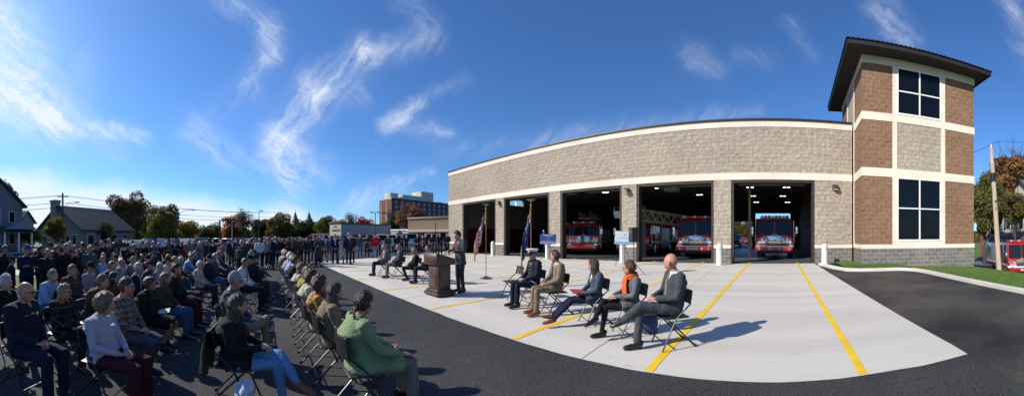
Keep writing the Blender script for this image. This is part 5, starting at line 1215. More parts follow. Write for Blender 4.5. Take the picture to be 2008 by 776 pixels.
# ------------------------------------------------------------ flags
gold=mat('fringe_gold',(.62,.36,.04),.6,var=.3,vs=40,bump=.6,bs=120); pole_m=mat('pole_brass',(.35,.26,.12),.35,.6)
def flag(px,d,label,us,ztop):
    x,y=at(px,d); z=gz(x,y)+.008; o=empty('flag',(x,y,z),-az(px),label,'flag')
    m=M(); m.loft([(0,0,0),(0,0,.03),(0,0,.06),(0,0,.10)],[.23,.22,.10,.03],V((1,0,0)),20); build(m,'base',mat('base_bronze',(.10,.08,.06),.4,.4),o)
    m=M(); m.tube((0,0,.05),(0,0,ztop-.22),.014,8); build(m,'pole',pole_m,o)
    m=M(); m.ell((0,0,ztop-.19),(.035,.035,.03),0,10,8); m.ell((0,0,ztop-.07),(.03,.025,.06),0,8,6)
    for s in (-1,1): m.loft([(0,0,ztop-.08),(s*.07,0,ztop-.02),(s*.14,0,ztop-.045)],[(.035,.012),(.030,.010),(.008,.006)],V((0,0,1)),8)
    build(m,'finial',pole_m,o)
    # drooping cloth: columns run from the hoist (u=0) to the fly (u=1)
    L=1.75; NU,NV=34,40; vs=[];fs=[];
    z1=ztop-.30; Hh=1.05; 
    def P(u,v): # v 0 top .. 1 bottom of hoist
        # fly end sags: cloth gathers near the pole, the fly hangs down
        drop=u*(.92 if us else .95)
        zz=z1-v*Hh*(1-.15*u)-drop*(1.0)+.0
        spread=.34*math.sin(min(1,(v*.75+u*.55))*math.pi*.55)
        fold=(.032 if us else .05)*math.sin(u*21+v*3)*(0.3+u)*.8
        xx=(-.02-spread*(.35+.65*u)) if us else (-.02-spread*(.25+.6*u))
        if us: xx=xx*1.18-.02
        return (xx+.03*math.sin(u*15),fold+.02,zz)
    for i in range(NU+1):
        for j in range(NV+1): vs.append(P(i/NU,j/NV))
    for i in range(NU):
        for j in range(NV): a=i*(NV+1)+j; fs.append((a,a+1,a+NV+2,a+NV+1))
    me=bpy.data.meshes.new('cloth'); me.from_pydata(vs,[],fs)
    mm=[mat('flag_red',(.62,.025,.045),.75,var=.06),mat('flag_white',(.78,.75,.71),.75,var=.05),mat('flag_blue',(.015,.025,.11),.75,var=.06)] if us else [mat('state_blue',(.015,.035,.20),.6,var=.08),gold,mat('flag_white',(.78,.75,.71),.75)]
    for q in mm: me.materials.append(q)
    for i in range(NU):
        for j in range(NV):
            f=me.polygons[i*NV+j]; u=(i+.5)/NU; v=(j+.5)/NV; f.use_smooth=True
            if us: f.material_index=2 if (u<.42 and v<7/13) else int(v*13)%2
            else:
                r=math.hypot((u-.5)*1.6,(v-.5)); f.material_index=1 if (.17<r<.21 or (r<.08)) else (2 if r<.12 else 0)
    if us:  # stars as tiny white faces on the canton
        m2=M()
        for a in range(9):
            for b in range(5+(a%2==0)):
                u=.03+a*.045; v=.04+b*.09+(.045 if a%2 else 0); p=V(P(u,v)); n=[]
                for s in (-1,1):
                    c=p+V((0,s*.006,0)); pts=[c+V((math.sin(k*math.pi/5)*(.016 if k%2==0 else .007),0,math.cos(k*math.pi/5)*(.016 if k%2==0 else .007))) for k in range(10)]; m2.add(pts,[tuple(range(10))])
    sol=link('cloth',me,o); so_=sol.modifiers.new('t','SOLIDIFY'); so_.thickness=.003
    if us: link('stars',m2.mesh('stars',[mat('flag_white',(.78,.75,.71),.75)],fix=False),sol)
    m=M(); fr=[P(i/NU,1) for i in range(NU+1)]+[P(1,1-j/NV) for j in range(1,NV+1)]
    for k in range(len(fr)-1):
        a,b=V(fr[k]),V(fr[k+1]); dn=V((0,0,-.055)); sd_=V((-.02,0,0)) if k>NU else V((0,0,0))
        m.add([a,b,b+dn+sd_,a+dn+sd_],[(0,1,2,3)]); m.add([a+V((0,.006,0)),b+V((0,.006,0)),b+dn+sd_,a+dn+sd_],[(0,1,2,3)])
    fr0=[P(i/NU,0) for i in range(NU+1)]
    for k in range(NU):
        a,b=V(fr0[k]),V(fr0[k+1]); dn=V((0,.002,.03)); m.add([a,b,b+dn,a+dn],[(0,1,2,3)])
    link('fringe',m.mesh('fringe',[gold],fix=False),sol)
    m=M(); m.loft([(0.0,-.03,ztop-.22),(-.02,-.035,ztop-.4),(-.03,-.03,ztop-.62)],.010,None,6); m.loft([(-.03,-.03,ztop-.62),(-.03,-.03,ztop-.75)],[.016,.024],None,8); build(m,'tassel',gold,o)
    return o
flag(953,11.9,'american flag with gold fringe on a brass eagle pole by the lectern',True,2.78)
flag(1041,9.85,'dark blue state flag with gold fringe behind the fire chief',False,2.72)
# ------------------------------------------------------------ notice boards on easels and the loudspeaker
def board(px,d,w,h,ztop,blue,label):
    x,y=at(px,d); z=gz(x,y)+.008
    e=empty('easel',(x,y,z),-az(px),'black folding easel under the %s board'%('blue' if blue else 'white'),'easel')
    for a,b in (((-.36,-.1,0),(-.04,.03,ztop+.04)),((.36,-.1,0),(.04,.03,ztop+.04)),((0,.55,0),(0,.06,ztop))):
        m=M(); m.tube(a,b,.012,6); build(m,'leg',black,e)
    m=M(); m.box(-.3,.3,-.10,-.02,ztop-h-.03,ztop-h-.01); build(m,'ledge',black,e)
    o=empty('notice_board',(x,y,z),-az(px)+R(3),label,'notice board')
    base=mat('board_blue',(.06,.10,.36),.5,var=.05) if blue else mat('board_white',(.72,.76,.82),.5,var=.03)
    m=M(); m.box(-w/2,w/2,-.095,-.085,ztop-h,ztop); q=build(m,'panel',base,o,smooth=False); q.rotation_euler=(0,R(2 if blue else 4),0)
    if blue:
        m=M(); m.box(-w/2+.01,w/2-.01,-.099,-.096,ztop-h+.005,ztop-h+.16); build(m,'lower_band',mat('board_pale',(.35,.40,.62),.5),q)
        m=M(); m.box(-w/2+.2,w/2-.2,-.099,-.096,ztop-.12,ztop-.055); build(m,'title_bar',mat('board_title',(.75,.62,.6),.5),q)
        for t_,s_,zz in (('FIRE STATION',.065,ztop-.088),('JOIN',.085,ztop-.20),('GRAND OPENING',.05,ztop-.36),('OF THE NEW FIRE HEADQUARTERS',.045,ztop-.44)):
            if t_!='FIRE STATION': text(t_,s_,goldw,q,(0,-.099,zz),(R(90),0,0),.001)
    else:
        m=M(); m.box(-w/2+.01,w/2-.01,-.099,-.096,ztop-h+.005,ztop-h+.15); build(m,'lower_band',mat('board_cyan',(.25,.48,.68),.5),q)
        for t_,s_,zz in (('FIRE HEADQUARTERS',.06,ztop-.34),):
            text(t_,s_,mat('board_print',(.25,.35,.55),.6),q,(0,-.099,zz),(R(90),0,0),.001)
        m=M(); m.ell((0,-.097,ztop-.18),(.07,.002,.07),0,16,6); build(m,'seal',mat('board_seal',(.45,.58,.75),.6),q)
board(1073,19.6,.98,.62,1.62,True,'blue notice board with white lettering on an easel')
board(1221,16.3,1.0,.66,1.72,False,'white notice board with a pale blue lower edge on an easel')
x,y=at(1243,12.6); z=gz(x,y)+.008
o=empty('speaker_stand',(x,y,z),0,'black tripod stand carrying the loudspeaker','speaker stand')
m=M(); m.tube((0,0,.15),(0,0,1.28),.018,8); build(m,'pole',black,o)
for a in (0.3,2.4,4.5): m=M(); m.tube((0,0,.5),(math.cos(a)*.45,math.sin(a)*.45,0),.012,6); build(m,'leg',black,o)
o=empty('loudspeaker',(x,y,z+1.28),R(-40),'black loudspeaker on its tripod stand beside the white board','loudspeaker')
m=M(); m.prism([(-.17,-.15),(.17,-.15),(.12,.16),(-.12,.16)],0,.58,axis='z'); build(m,'cabinet',mat('speaker_black',(.02,.02,.022),.6,bump=.4,bs=90),o,bev=.02)
m=M(); m.box(-.14,.14,-.165,-.152,.04,.54); build(m,'speaker_grille',mat('speaker_mesh',(.03,.03,.032),.7,bump=.6,bs=200),o,bev=.005); m=M(); m.ell((0,-.166,.40),(.04,.006,.035),0,10,6); build(m,'horn',alum,o)
# ------------------------------------------------------------ cars
CARC={k:mat('car_'+k,c,.25,.3,var=.02,coat=.5) for k,c in dict(white=(.55,.56,.57),silver=(.35,.36,.37),grey=(.12,.125,.13),black=(.015,.015,.017),blue=(.03,.06,.16),red=(.25,.02,.02),navy=(.012,.02,.05),tan=(.25,.22,.17)).items()}
_cars={}
def make_car(kind):
    o=empty('parked_car'); 
    if kind=='sedan': P=[(-2.25,.35),(-2.3,.72),(-2.15,.92),(-1.5,.98),(-.85,1.42),(.55,1.44),(1.25,1.0),(2.15,.82),(2.28,.6),(2.25,.35)]; W=.88; g=[(-1.32,1.0),(-.80,1.37),(.50,1.39),(1.10,1.01)]
    elif kind=='suv': P=[(-2.3,.4),(-2.32,.95),(-2.2,1.08),(-2.0,1.72),(.5,1.76),(1.15,1.12),(2.15,1.0),(2.3,.7),(2.28,.4)]; W=.95; g=[(-2.0,1.15),(-1.88,1.64),(.44,1.68),(1.0,1.15)]
    else: P=[(-2.8,.5),(-2.8,1.12),(-.75,1.12),(-.70,1.82),(.75,1.84),(1.35,1.22),(2.65,1.12),(2.8,.8),(2.78,.45)]; W=.98; g=[(-.6,1.25),(-.6,1.74),(.68,1.76),(1.2,1.25)]
    zr=max(p[1] for p in P); m=M()
    def wd(z): return W if z<1.1 else W-(z-1.1)*.24
    A=[(-wd(p[1]),p[0],p[1]) for p in P]; B=[(wd(p[1]),p[0],p[1]) for p in P]; n=len(P)
    m.add(A+B,[tuple(range(n)),tuple(range(2*n-1,n-1,-1))]+[(i,i+n,(i+1)%n+n,(i+1)%n) for i in range(n)]); build(m,'body',CARC['white'],o,bev=.05)
    m=M()
    for s in (-1,1):
        m=M(); A=[(s*(wd(q[1])+.006),q[0],q[1]) for q in g]; B=[(s*(wd(q[1])-.02),q[0],q[1]) for q in g]; m.add(A+B,[(0,1,2,3),(7,6,5,4),(0,4,5,1),(1,5,6,2),(2,6,7,3),(3,7,4,0)]); build(m,'side_window',glassd,o,smooth=False)
    a,b=g[3],g[2]; m=M(); dx=.10; m.add([(-W+.16,a[0]+dx,a[1]),(W-.16,a[0]+dx,a[1]),(W-.24,b[0]+dx,b[1]-.02),(-W+.24,b[0]+dx,b[1]-.02),(-W+.16,a[0]+.02,a[1]),(W-.16,a[0]+.02,a[1]),(W-.24,b[0]-.02,b[1]-.02),(-W+.24,b[0]-.02,b[1]-.02)],[(0,1,2,3),(7,6,5,4),(0,4,5,1),(1,5,6,2),(2,6,7,3),(3,7,4,0)]); build(m,'windscreen',glassd,o,smooth=False)
    fy=P[-1][0]
    for s in (-1,1):
        m=M(); m.box(s*.62-.18,s*.62+.18,fy-.06,fy+.055,.62,.76); build(m,'headlight',lampw,o,bev=.02)
        for yy in (-1.4 if kind!='truck' else -1.7,1.4 if kind!='truck' else 1.75):
            r=.33 if kind=='sedan' else .38
            m=M(); m.loft([(s*(W-.2),yy,r),(s*(W+.02),yy,r),(s*(W+.03),yy,r)],[r,r,r*.85],V((0,0,1)),18); w=build(m,'wheel',rubber,o,ang=50); m=M(); m.loft([(s*(W+.01),yy,r),(s*(W+.04),yy,r)],[r*.62,r*.55],V((0,0,1)),14); build(m,'rim',alum,w)
    m=M(); m.box(-.4,.4,fy-.03,fy+.05,.45,.6); build(m,'grille',dkm,o,bev=.01)
    return o
CLN={'sedan':'sedan','suv':'SUV','truck':'pickup truck'}
def car(px,d,kind,col,rz,lab):
    x,y=at(px,d)
    if kind not in _cars: o=_cars[kind]=make_car(kind)
    else: o=copy_tree(_cars[kind])
    o.location=(x,y,gz(x,y)+.004); o.rotation_euler=(0,0,rz); tag(o,lab,'car','cars in the parking lot')
    for ch in o.children:
        if ch.name.startswith('body'): omats(ch,[CARC[col]])
    return o
random.seed(5)
car(752,33,'suv','white',R(150),'white SUV parked behind the man in the olive grey jacket')
car(806,35,'truck','white',R(155),'white pickup truck parked behind the firefighters, left of the two pickups')
car(850,37,'truck','silver',R(150),'silver pickup truck parked behind the firefighters near the tan building')
car(622,34,'suv','navy',R(140),'navy SUV parked behind the woman in the long dark coat')
car(700,38,'sedan','silver',R(150),'silver sedan parked in front of the long pale store wall')
i=0; OR=['first','second','third','fourth','fifth','sixth','seventh','eighth','ninth','tenth','eleventh','twelfth','thirteenth','fourteenth','fifteenth','sixteenth']
for px in (228,252,268,293,318,345,372,398,430,450,476,505,532,556,590,660):
    k=random.choice(['sedan','suv','suv','truck']); c=random.choice(['white','silver','grey','black','blue','red','navy','tan','white']); d=random.uniform(40,52)
    car(px,d,k,c,R(random.choice([90,95,-90])+ (0 if px<400 else 50)),'%s %s half hidden by the crowd, %s from the left along the lot'%(c,CLN[k],OR[i])); i+=1
# car and SUV seen through the rear bay opening
x,y=-3.7,45.5
for (x,y,k,c,l) in ((-4.35,46,'suv','black','black SUV seen through the open rear door'),(-4.1,60,'sedan','red','dark red sedan seen far through the rear door')):
    o=copy_tree(_cars[k] if k in _cars else make_car(k)); o.location=(x,y,gz(x,y)+.004); o.rotation_euler=(0,0,R(180)); tag(o,l,'car')
    for ch in o.children:
        if ch.name.startswith('body'): omats(ch,[CARC[c]])
# ------------------------------------------------------------ buildings
def wins(mb_list,parent,mt_f,mt_g):
    for (f,g) in mb_list:
        q=build(f,'window',mt_f,parent,smooth=False); build(g,'pane',mt_g,q,smooth=False)
def frame(px,d): x,y=at(px,d); return x,y,gz(x,y)
# apartment tower block
bx0,by0=at(749,196); bx1,by1=at(768,186); bx2,by2=at(884,222)
red_b=mat('brick_red',(.15,.052,.036),.85,var=.12,vs=.3); cream=mat('roof_cream',(.52,.49,.38),.8); wblue=mat('window_blue',(.03,.06,.11),.15,var=.4,vs=.25); wfr=mat('window_pale',(.33,.37,.42),.6)
o=empty('apartment_tower',(bx1,by1,0),math.atan2(by2-by1,bx2-bx1),'tall red brick apartment block with cream penthouses beyond the parking lot','building')
Lf=math.hypot(bx2-bx1,by2-by1)+6; De=12; HT=23.6
m=M(); m.box(0,Lf,0,De,-1,HT); m.box(-.2,Lf+.2,-.2,.1,HT,HT+.5); build(m,'wall',red_b,o,smooth=False)
m=M(); m.box(-.15,Lf+.1,.15,De,HT+.005,HT+.9); build(m,'roof_slab',cream,o)
for (a,b,c,d_,h) in ((2.5,9,4,10,4.3),(11,31,2,9,3.6),(29,41,3,12,7.2),(46,52,4,9,1.8)): m=M(); m.box(a*.92,b*.92,c,d_,HT+.9,HT+h); build(m,'penthouse',cream,o,bev=.1)
m=M(); m.tube((33,6,HT+7),(33,6,HT+12),.08,5); build(m,'mast',black,o)
NC=12
for c_ in range(NC):
    x0=2.2+c_*(Lf-3)/NC; dark=c_%2==0 or c_%5==3
    m=M(); m.box(x0,x0+2.5,-.03,.0,1,HT-.3); build(m,'window_strip',mat('spandrel_blue',(.035,.055,.085),.5),o,smooth=False)
    m=M()
    for f in range(8): m.box(x0+.35,x0+2.15,-.06,-.031,1.3+f*2.86,2.9+f*2.86-.2)
    each(m,'window',mat('tower_window',(.16,.20,.25),.25,var=.5,vs=.6),o,smooth=False)
for k in (5,10): m=M(); m.box(-.06,0,k,k+.4,0,HT-1); build(m,'end_window_strip',cream,o,smooth=False)
# long tan store behind the pickups
def store(px0,d0,px1,d1,h,lab,cw,ct,depth=14,sign=None,awn=None):
    x0,y0=at(px0,d0); x1,y1=at(px1,d1); z=min(gz(x0,y0),gz(x1,y1)); L_=math.hypot(x1-x0,y1-y0)
    o=empty('store',(x0,y0,z),math.atan2(y1-y0,x1-x0),lab,'building')
    m=M(); m.box(0,L_,0,depth,-.5,h); build(m,'wall',cw,o,smooth=False)
    m=M(); m.box(-.15,L_+.15,-.15,depth+.15,h,h+.3); build(m,'cornice',ct,o,bev=.03)
    if awn: m=M(); m.prism([(0,awn[0]),(-awn[2],awn[0]-.15),(-awn[2],awn[1]),(0,awn[1])],0,L_,axis='x'); build(m,'canopy',awn[3],o)
    return o,L_
o,L_=store(800,62,884,58,4.9,'long tan brick store with a pale canopy behind the pickups',mat('tan_brick',(.36,.24,.16),.85),mat('tan_trim',(.42,.32,.22),.8),awn=(2.75,2.35,1.2,cream))
for k in range(9):
    f=M(); f.box(1.2+k*1.8,2.7+k*1.8,-.06,-.0,.5,2.3); g=M(); g.box(1.3+k*1.8,2.6+k*1.8,-.09,-.065,.6,2.2); q=build(f,'window',white,o,smooth=False); build(g,'pane',glassd,q,smooth=False)
greyw=mat('store_greyblue',(.33,.35,.37),.85); dkg=mat('store_green_trim',(.03,.05,.045),.6)
o,L_=store(668,62,766,74,4.0,'long low store with pale grey side wall and dark green roof trim',greyw,dkg,depth=3.2,awn=(1.9,1.2,1.0,dkg))
cr=mat('store_cream',(.60,.53,.40),.85)
o2,L2=store(647.5,64.0,668.5,61.7,4.15,'cream store front with brown lettering, at the corner of the pale wall',cr,dkg,depth=.25,awn=(1.5,1.15,1.3,dkg))
text('MARKET',.62,mat('sign_brown',(.18,.09,.05),.7),o2,(L2*.55,-.02,2.75),(R(90),0,0),.02,name='sign_lettering'); text('BROS',.34,mat('sign_brown',(.18,.09,.05),.7),o2,(L2*.5,-.02,3.5),(R(90),0,0),.02,name='sign_lettering')
store(612,76,646,70,2.0,'low cream shop wing left of the market front',cr,dkg,awn=(1.3,1.0,1.3,dkg))
store(766,76,812,70,2.9,'plain grey blue store wing left of the tan store',greyw,white)
# left: gabled church hall with chimney
def gable(px0,d0,px1,d1,depth,eave,ridge,lab,wallm,roofm,name='house',over=.5):
    x0,y0=at(px0,d0); x1,y1=at(px1,d1); L_=math.hypot(x1-x0,y1-y0); z=gz(x0,y0)
    o=empty(name,(x0,y0,z),math.atan2(y1-y0,x1-x0),lab,'building')   # local x along the gable front, y away
    m=M(); m.prism([(0,-.5),(0,eave),(L_/2,ridge),(L_,eave),(L_,-.5)],0,depth); build(m,'wall',wallm,o,smooth=False)
    t=.22; s=(ridge-eave)/(L_/2)
    for sg in (-1,1):
        m=M(); cx=L_/2; e=L_/2+over
        m.prism([(cx,ridge+.02),(cx+sg*e,ridge+.02-s*e),(cx+sg*e,ridge+.02-s*e+t),(cx,ridge+.02+t*1.2)],-over,depth+over); build(m,'roof',roofm,o,smooth=False)
    return o,L_
stucco=mat('stucco_grey',(.19,.19,.185),.9,var=.1,vs=.6); slate=mat('roof_dark',(.035,.035,.04),.8,var=.25,vs=1.5)
def win(o,x,z,w,h,y=-.05,side=None):
    f=M(); g=M()
    if side is None: f.box(x-w/2-.08,x+w/2+.08,y,y+.06,z-.08,z+h+.08); g.box(x-w/2,x+w/2,y-.02,y-.004,z,z+h)
    else: f.box(side[0],side[0]+.06*side[1],x-w/2-.08,x+w/2+.08,z-.08,z+h+.08); g.box(side[0]+.064*side[1],side[0]+.08*side[1],x-w/2,x+w/2,z,z+h)
    q=build(f,'window',white,o,smooth=False); build(g,'pane',glassd,q,smooth=False)
def depthdir(px0,d0,px1,d1): pass
o,L_=gable(76,56,160,47,11.5,3.1,6.7,'dark roofed stucco hall with a tall square chimney behind the left crowd',stucco,slate,'hall')
m=M(); m.box(L_*.40-.1,L_*.40+1.15,-.7,.4,-.5,7.6); m.box(L_*.40-.2,L_*.40+1.25,-.8,.5,7.6,7.85); build(m,'chimney',mat('chimney_stucco',(.27,.26,.25),.9),o)
for k in (.18,.5,.72,.86): win(o,L_*k,.9,.9,1.4)
for k in range(4): win(o,1.8+k*2.6,.9,1.2,1.4,side=(L_,1))
# white clapboard houses at the far left
clap=mat('clapboard',(.14,.15,.17),.8,var=.06,bump=.0); 
o,L_=gable(-75,38,44,44,11,6.2,9.6,'two storey grey clapboard house at the left edge',clap,slate)
for k in (.3,.55,.8): 
    for zz in (1.0,3.9): win(o,L_*k,zz,.9,1.4)
m=M(); m.prism([(0,2.9),(-2.2,2.5),(-2.2,2.65),(0,3.3)],0,L_,axis='x'); q=build(m,'porch_roof',slate,o)
for k in range(5): m=M(); m.box(.2+k*(L_-.5)/4,.4+k*(L_-.5)/4,-2.1,-1.9,0,2.5); build(m,'porch_post',white,o)
m=M(); m.prism([(L_*.55,2.9),(L_*.8,4.1),(L_*1.05,2.9)],-2.3,-1.2); build(m,'porch_gable',mat('clap_white',(.22,.23,.25),.8),o)
o,L_=gable(38,62,66,66,9,5.0,6.9,'smaller white house between the grey house and the hall',mat('clap_white',(.22,.23,.25),.8),slate)
for k in (.3,.7): win(o,L_*k,3.0,.8,1.3); win(o,L_*k,.6,.8,1.3)
# right: pale victorian house and brick house beyond the street
o,L_=gable(1960,47,2052,40,10,7.2,11.2,'pale yellow victorian house with shuttered windows behind the street engine',mat('clap_yellow',(.52,.50,.38),.8),mat('roof_grey',(.10,.10,.11),.8))
for k in (.22,.5,.78): win(o,L_*k,4.6,.9,1.9); win(o,L_*k,1.0,.9,1.7)
win(o,L_*.5,7.9,.9,1.2)
for k in (.22,.5,.78):
    for s in (-1,1): m=M(); m.box(L_*k+s*.78-.2,L_*k+s*.78+.2,-.06,-.0,4.5,6.6); build(m,'shutter',mat('shutter_dark',(.04,.05,.07),.6),o)
m=M(); m.prism([(0,3.7),(-2.6,3.2),(-2.6,3.4),(0,4.2)],0,L_,axis='x'); build(m,'porch_roof',mat('roof_grey',(.10,.10,.11),.8),o)
for k in range(5): m=M(); m.box(.2+k*(L_-.5)/4,.45+k*(L_-.5)/4,-2.5,-2.25,0,3.2); build(m,'porch_post',white,o)
o,L_=gable(1922,60,1958,58,10,6.5,9.0,'red brick house partly hidden by the street tree',red_b,slate)
for k in (.3,.7): win(o,L_*k,4.0,.9,1.6); win(o,L_*k,1.0,.9,1.6)
# twin church spires
for px,lab in ((579,'left of the twin green church spires above the trees'),(606,'right of the twin church spires above the trees')):
    x,y=at(px,330); o=empty('church_spire',(x,y,0),.3,lab,'church spire','twin church spires')
    m=M(); m.box(-3,3,-3,3,-2,18); build(m,'belfry',mat('spire_stone',(.12,.11,.11),.8),o,bev=.1); m=M(); m.loft([(0,0,18),(0,0,21),(0,0,28)],[4.2,2.6,.15],V((1,0,0)),8); build(m,'spire',mat('spire_copper',(.05,.075,.075),.6),o,smooth=False); m=M(); m.tube((0,0,27.5),(0,0,30),.18,5); m.box(-.8,.8,-.15,.15,28.9,29.2); build(m,'cross',black,o)
# ------------------------------------------------------------ street lamps, poles, wires
galv=mat('lamp_pole_grey',(.07,.072,.075),.5,.4)
def lamp(px,d,h,lab,arms,col=galv,cat='street lamp',r=.07):
    x,y=at(px,d); o=empty('street_lamp',(x,y,gz(x,y)),-az(px),lab,cat)
    m=M(); m.loft([(0,0,0),(0,0,h)],[r*1.3,r*.8],None,8); build(m,'pole',col,o)
    for (ax,rise,sz) in arms:
        m=M(); m.loft([(0,0,h-.1-rise),(ax*.5,0,h-rise*.3),(ax,0,h)],.035,None,6); build(m,'arm',col,o)
        m=M(); m.box(min(ax,ax+math.copysign(sz,ax)),max(ax,ax+math.copysign(sz,ax)),-.15,.15,h-.1,h+.06); build(m,'lamp_head',col,o,bev=.03)
def hh(px,d,ytop): x,y=at(px,d); return (465-ytop)/F*d+EYE-gz(x,y)
lamp(347,50,hh(347,50,411),'tall street lamp with a long right arm above the left trees',[(2.3,.5,.5)])
lamp(431,30,hh(431,30,431),'dark square post lamp standing behind the middle of the crowd',[(.35,.0,.3)],black,r=.09)
lamp(508,60,hh(508,60,413),'tall single parking lot lamp left of the church spires',[(.25,.05,.5)])
lamp(736,52,hh(736,52,416),'double headed parking lot lamp left of the apartment block',[(.3,.03,.5),(-.3,.03,.5)])
lamp(762,40,hh(762,40,417),'double headed parking lot lamp in front of the apartment block',[(.35,.03,.5),(-.35,.03,.5)])
lamp(455,75,hh(455,75,434),'thin distant lamp post in front of the orange tree',[(.3,.05,.4)],alum)
woodp=mat('pole_wood',(.075,.06,.05),.9,var=.25,bump=.5,bs=20,stretch=(3,3,.4)); woodl=mat('pole_wood_light',(.42,.34,.255),.85,var=.22,vs=4,bump=.5,bs=18,stretch=(3,3,.3))
x,y=at(123,42); zt=hh(123,42,378)
o=empty('utility_pole',(x,y,gz(x,y)),-az(123),'wooden utility pole with crossarm and lamp in front of the hall','utility pole')
m=M(); m.loft([(0,0,0),(0,0,zt)],[.16,.11],None,8); build(m,'pole',woodp,o); m=M(); m.box(-.75,.75,-.06,.06,zt-.55,zt-.42); build(m,'crossarm',woodp,o)
m=M(); m.loft([(0,0,zt-2.0),(.8,0,zt-1.3),(1.7,0,zt-1.2)],.04,None,6); build(m,'lamp_arm',galv,o); m=M(); m.box(1.6,2.2,-.12,.12,zt-1.3,zt-1.16); build(m,'lamp_head',galv,o,bev=.03)
pL=V((x,y,gz(x,y)))
x,y=at(1958,17.6); zt=hh(1958,17.6,290); 
o=empty('utility_pole',(x,y,gz(x,y)-.3),-az(1958),'pale leaning wooden utility pole in front of the street engine','utility pole')
m=M(); m.loft([(0.05,0,0),(-.15,0,zt*.5),(-.40,0,zt+.3)],[.15,.135,.11],None,12); build(m,'pole',woodl,o); m=M(); m.tube((-.29,0,zt*.77),(-.32,0,zt*.84),.145,12); build(m,'sheath',black,o); m=M(); m.tube((-.40,0,zt+.3),(-.40,0,zt+.5),.03,6); build(m,'insulator',white,o)
pR=V((x,y,gz(x,y)))
def wire(a,b,sag,r,lab):
    a,b=V(a),V(b); m=M(); n=14; m.loft([lerp(a,b,i/n)-V((0,0,sag*4*(i/n)*(1-i/n))) for i in range(n+1)],r,None,5); o=build(m,'overhead_wire',black); tag(o,lab,'wire'); return o
aR=pR+V((-.25,-.25,0))
for k,(dz,sg,r,lb) in enumerate(((0.25,.3,.012,'topmost thin wire rising right from the leaning pole'),(-1.35,.4,.012,'second wire from the top of the leaning pole'),(-1.75,.45,.012,'third wire down from the top of the leaning pole'),(-2.9,.5,.03,'thick black cable on the leaning pole'),(-3.3,.5,.012,'lowest thin wire on the leaning pole'))):
    a=V((aR.x,aR.y,pR.z+zt+dz)); wire(a,a+V((16,-14,1.0 if k<3 else .3)),sg,r,lb+' running right')
    wire(a,V((14.5,60,a.z+.5-k*.2)),sg*2,r,lb+' running behind the tower')
zt2=hh(123,42,378)
for k,(ox,dz) in enumerate(((-.7,-.35),(0,-.3),(.7,-.35),(0,-1.3),(0,-1.9))):
    lb=['outer left','middle','outer right','upper cable','lower cable'][k]
    a=pL+V((ox*.6,ox*.3,zt2+dz)); 
    wire(a,pL+V((27,-46,zt2+dz+.3)),.9,.018 if k<3 else .03,'%s overhead line of the hall pole running left'%lb)
    wire(a,pL+V((-37,30,zt2+dz+.2)),1.1,.016 if k<3 else .028,'%s overhead line of the hall pole running right'%lb)
# ------------------------------------------------------------ trees
bark=mat('bark',(.06,.045,.035),.95,var=.3,bump=.6,bs=12)
def leafm(k,c):
    m=mat('leaf_'+k,c,.7,var=.4,vs=.8,spec=.2); nt=m.node_tree; p=nt.nodes['Principled BSDF']; out=nt.nodes['Material Output']
    t=nn(nt,'ShaderNodeBsdfTranslucent'); s=nn(nt,'ShaderNodeMixShader'); s.inputs[0].default_value=.45
    for l in list(p.inputs['Base Color'].links): nt.links.new(l.from_socket,t.inputs[0])
    nt.links.new(p.outputs[0],s.inputs[1]); nt.links.new(t.outputs[0],s.inputs[2]); nt.links.new(s.outputs[0],out.inputs[0]); return m
LF={k:leafm(k,c) for k,c in dict(green=(.075,.11,.028),dark=(.035,.06,.022),olive=(.14,.135,.035),gold=(.32,.20,.035),orange=(.36,.13,.025),red=(.30,.03,.025),rust=(.20,.095,.045),bare=(.17,.11,.08)).items()}
_tm={}
def crown_mesh(seed,n,rx,rz_,leaf,dens):
    rnd=random.Random(seed); m=M(); 
    cl=[]
    for i in range(38):
        while True:
            p=V((rnd.uniform(-1,1),rnd.uniform(-1,1),rnd.uniform(-1,1)))
            if .2<p.length<.80: break
        cl.append((V((p.x*rx,p.y*rx,p.z*rz_)),rnd.uniform(.24,.40)*rx))
    for i in range(n):
        c,r=cl[int(rnd.random()**1.0*len(cl))]
        d=V((rnd.gauss(0,1),rnd.gauss(0,1),rnd.gauss(0,1))).normalized()*r*rnd.uniform(.45,1.08)**.6; d.z*=.85
        p=c+d; s=leaf*rnd.uniform(.6,1.4); a=V((rnd.gauss(0,1),rnd.gauss(0,1),rnd.gauss(0,1))).normalized(); b=a.orthogonal().normalized()
        k=len(m.v); m.v+= [tuple(p-a*s),tuple(p+b*s*.6),tuple(p+a*s),tuple(p-b*s*.6)]; m.f.append((k,k+1,k+2,k+3)); m.m.append(rnd.random()<.22)
    return m,cl
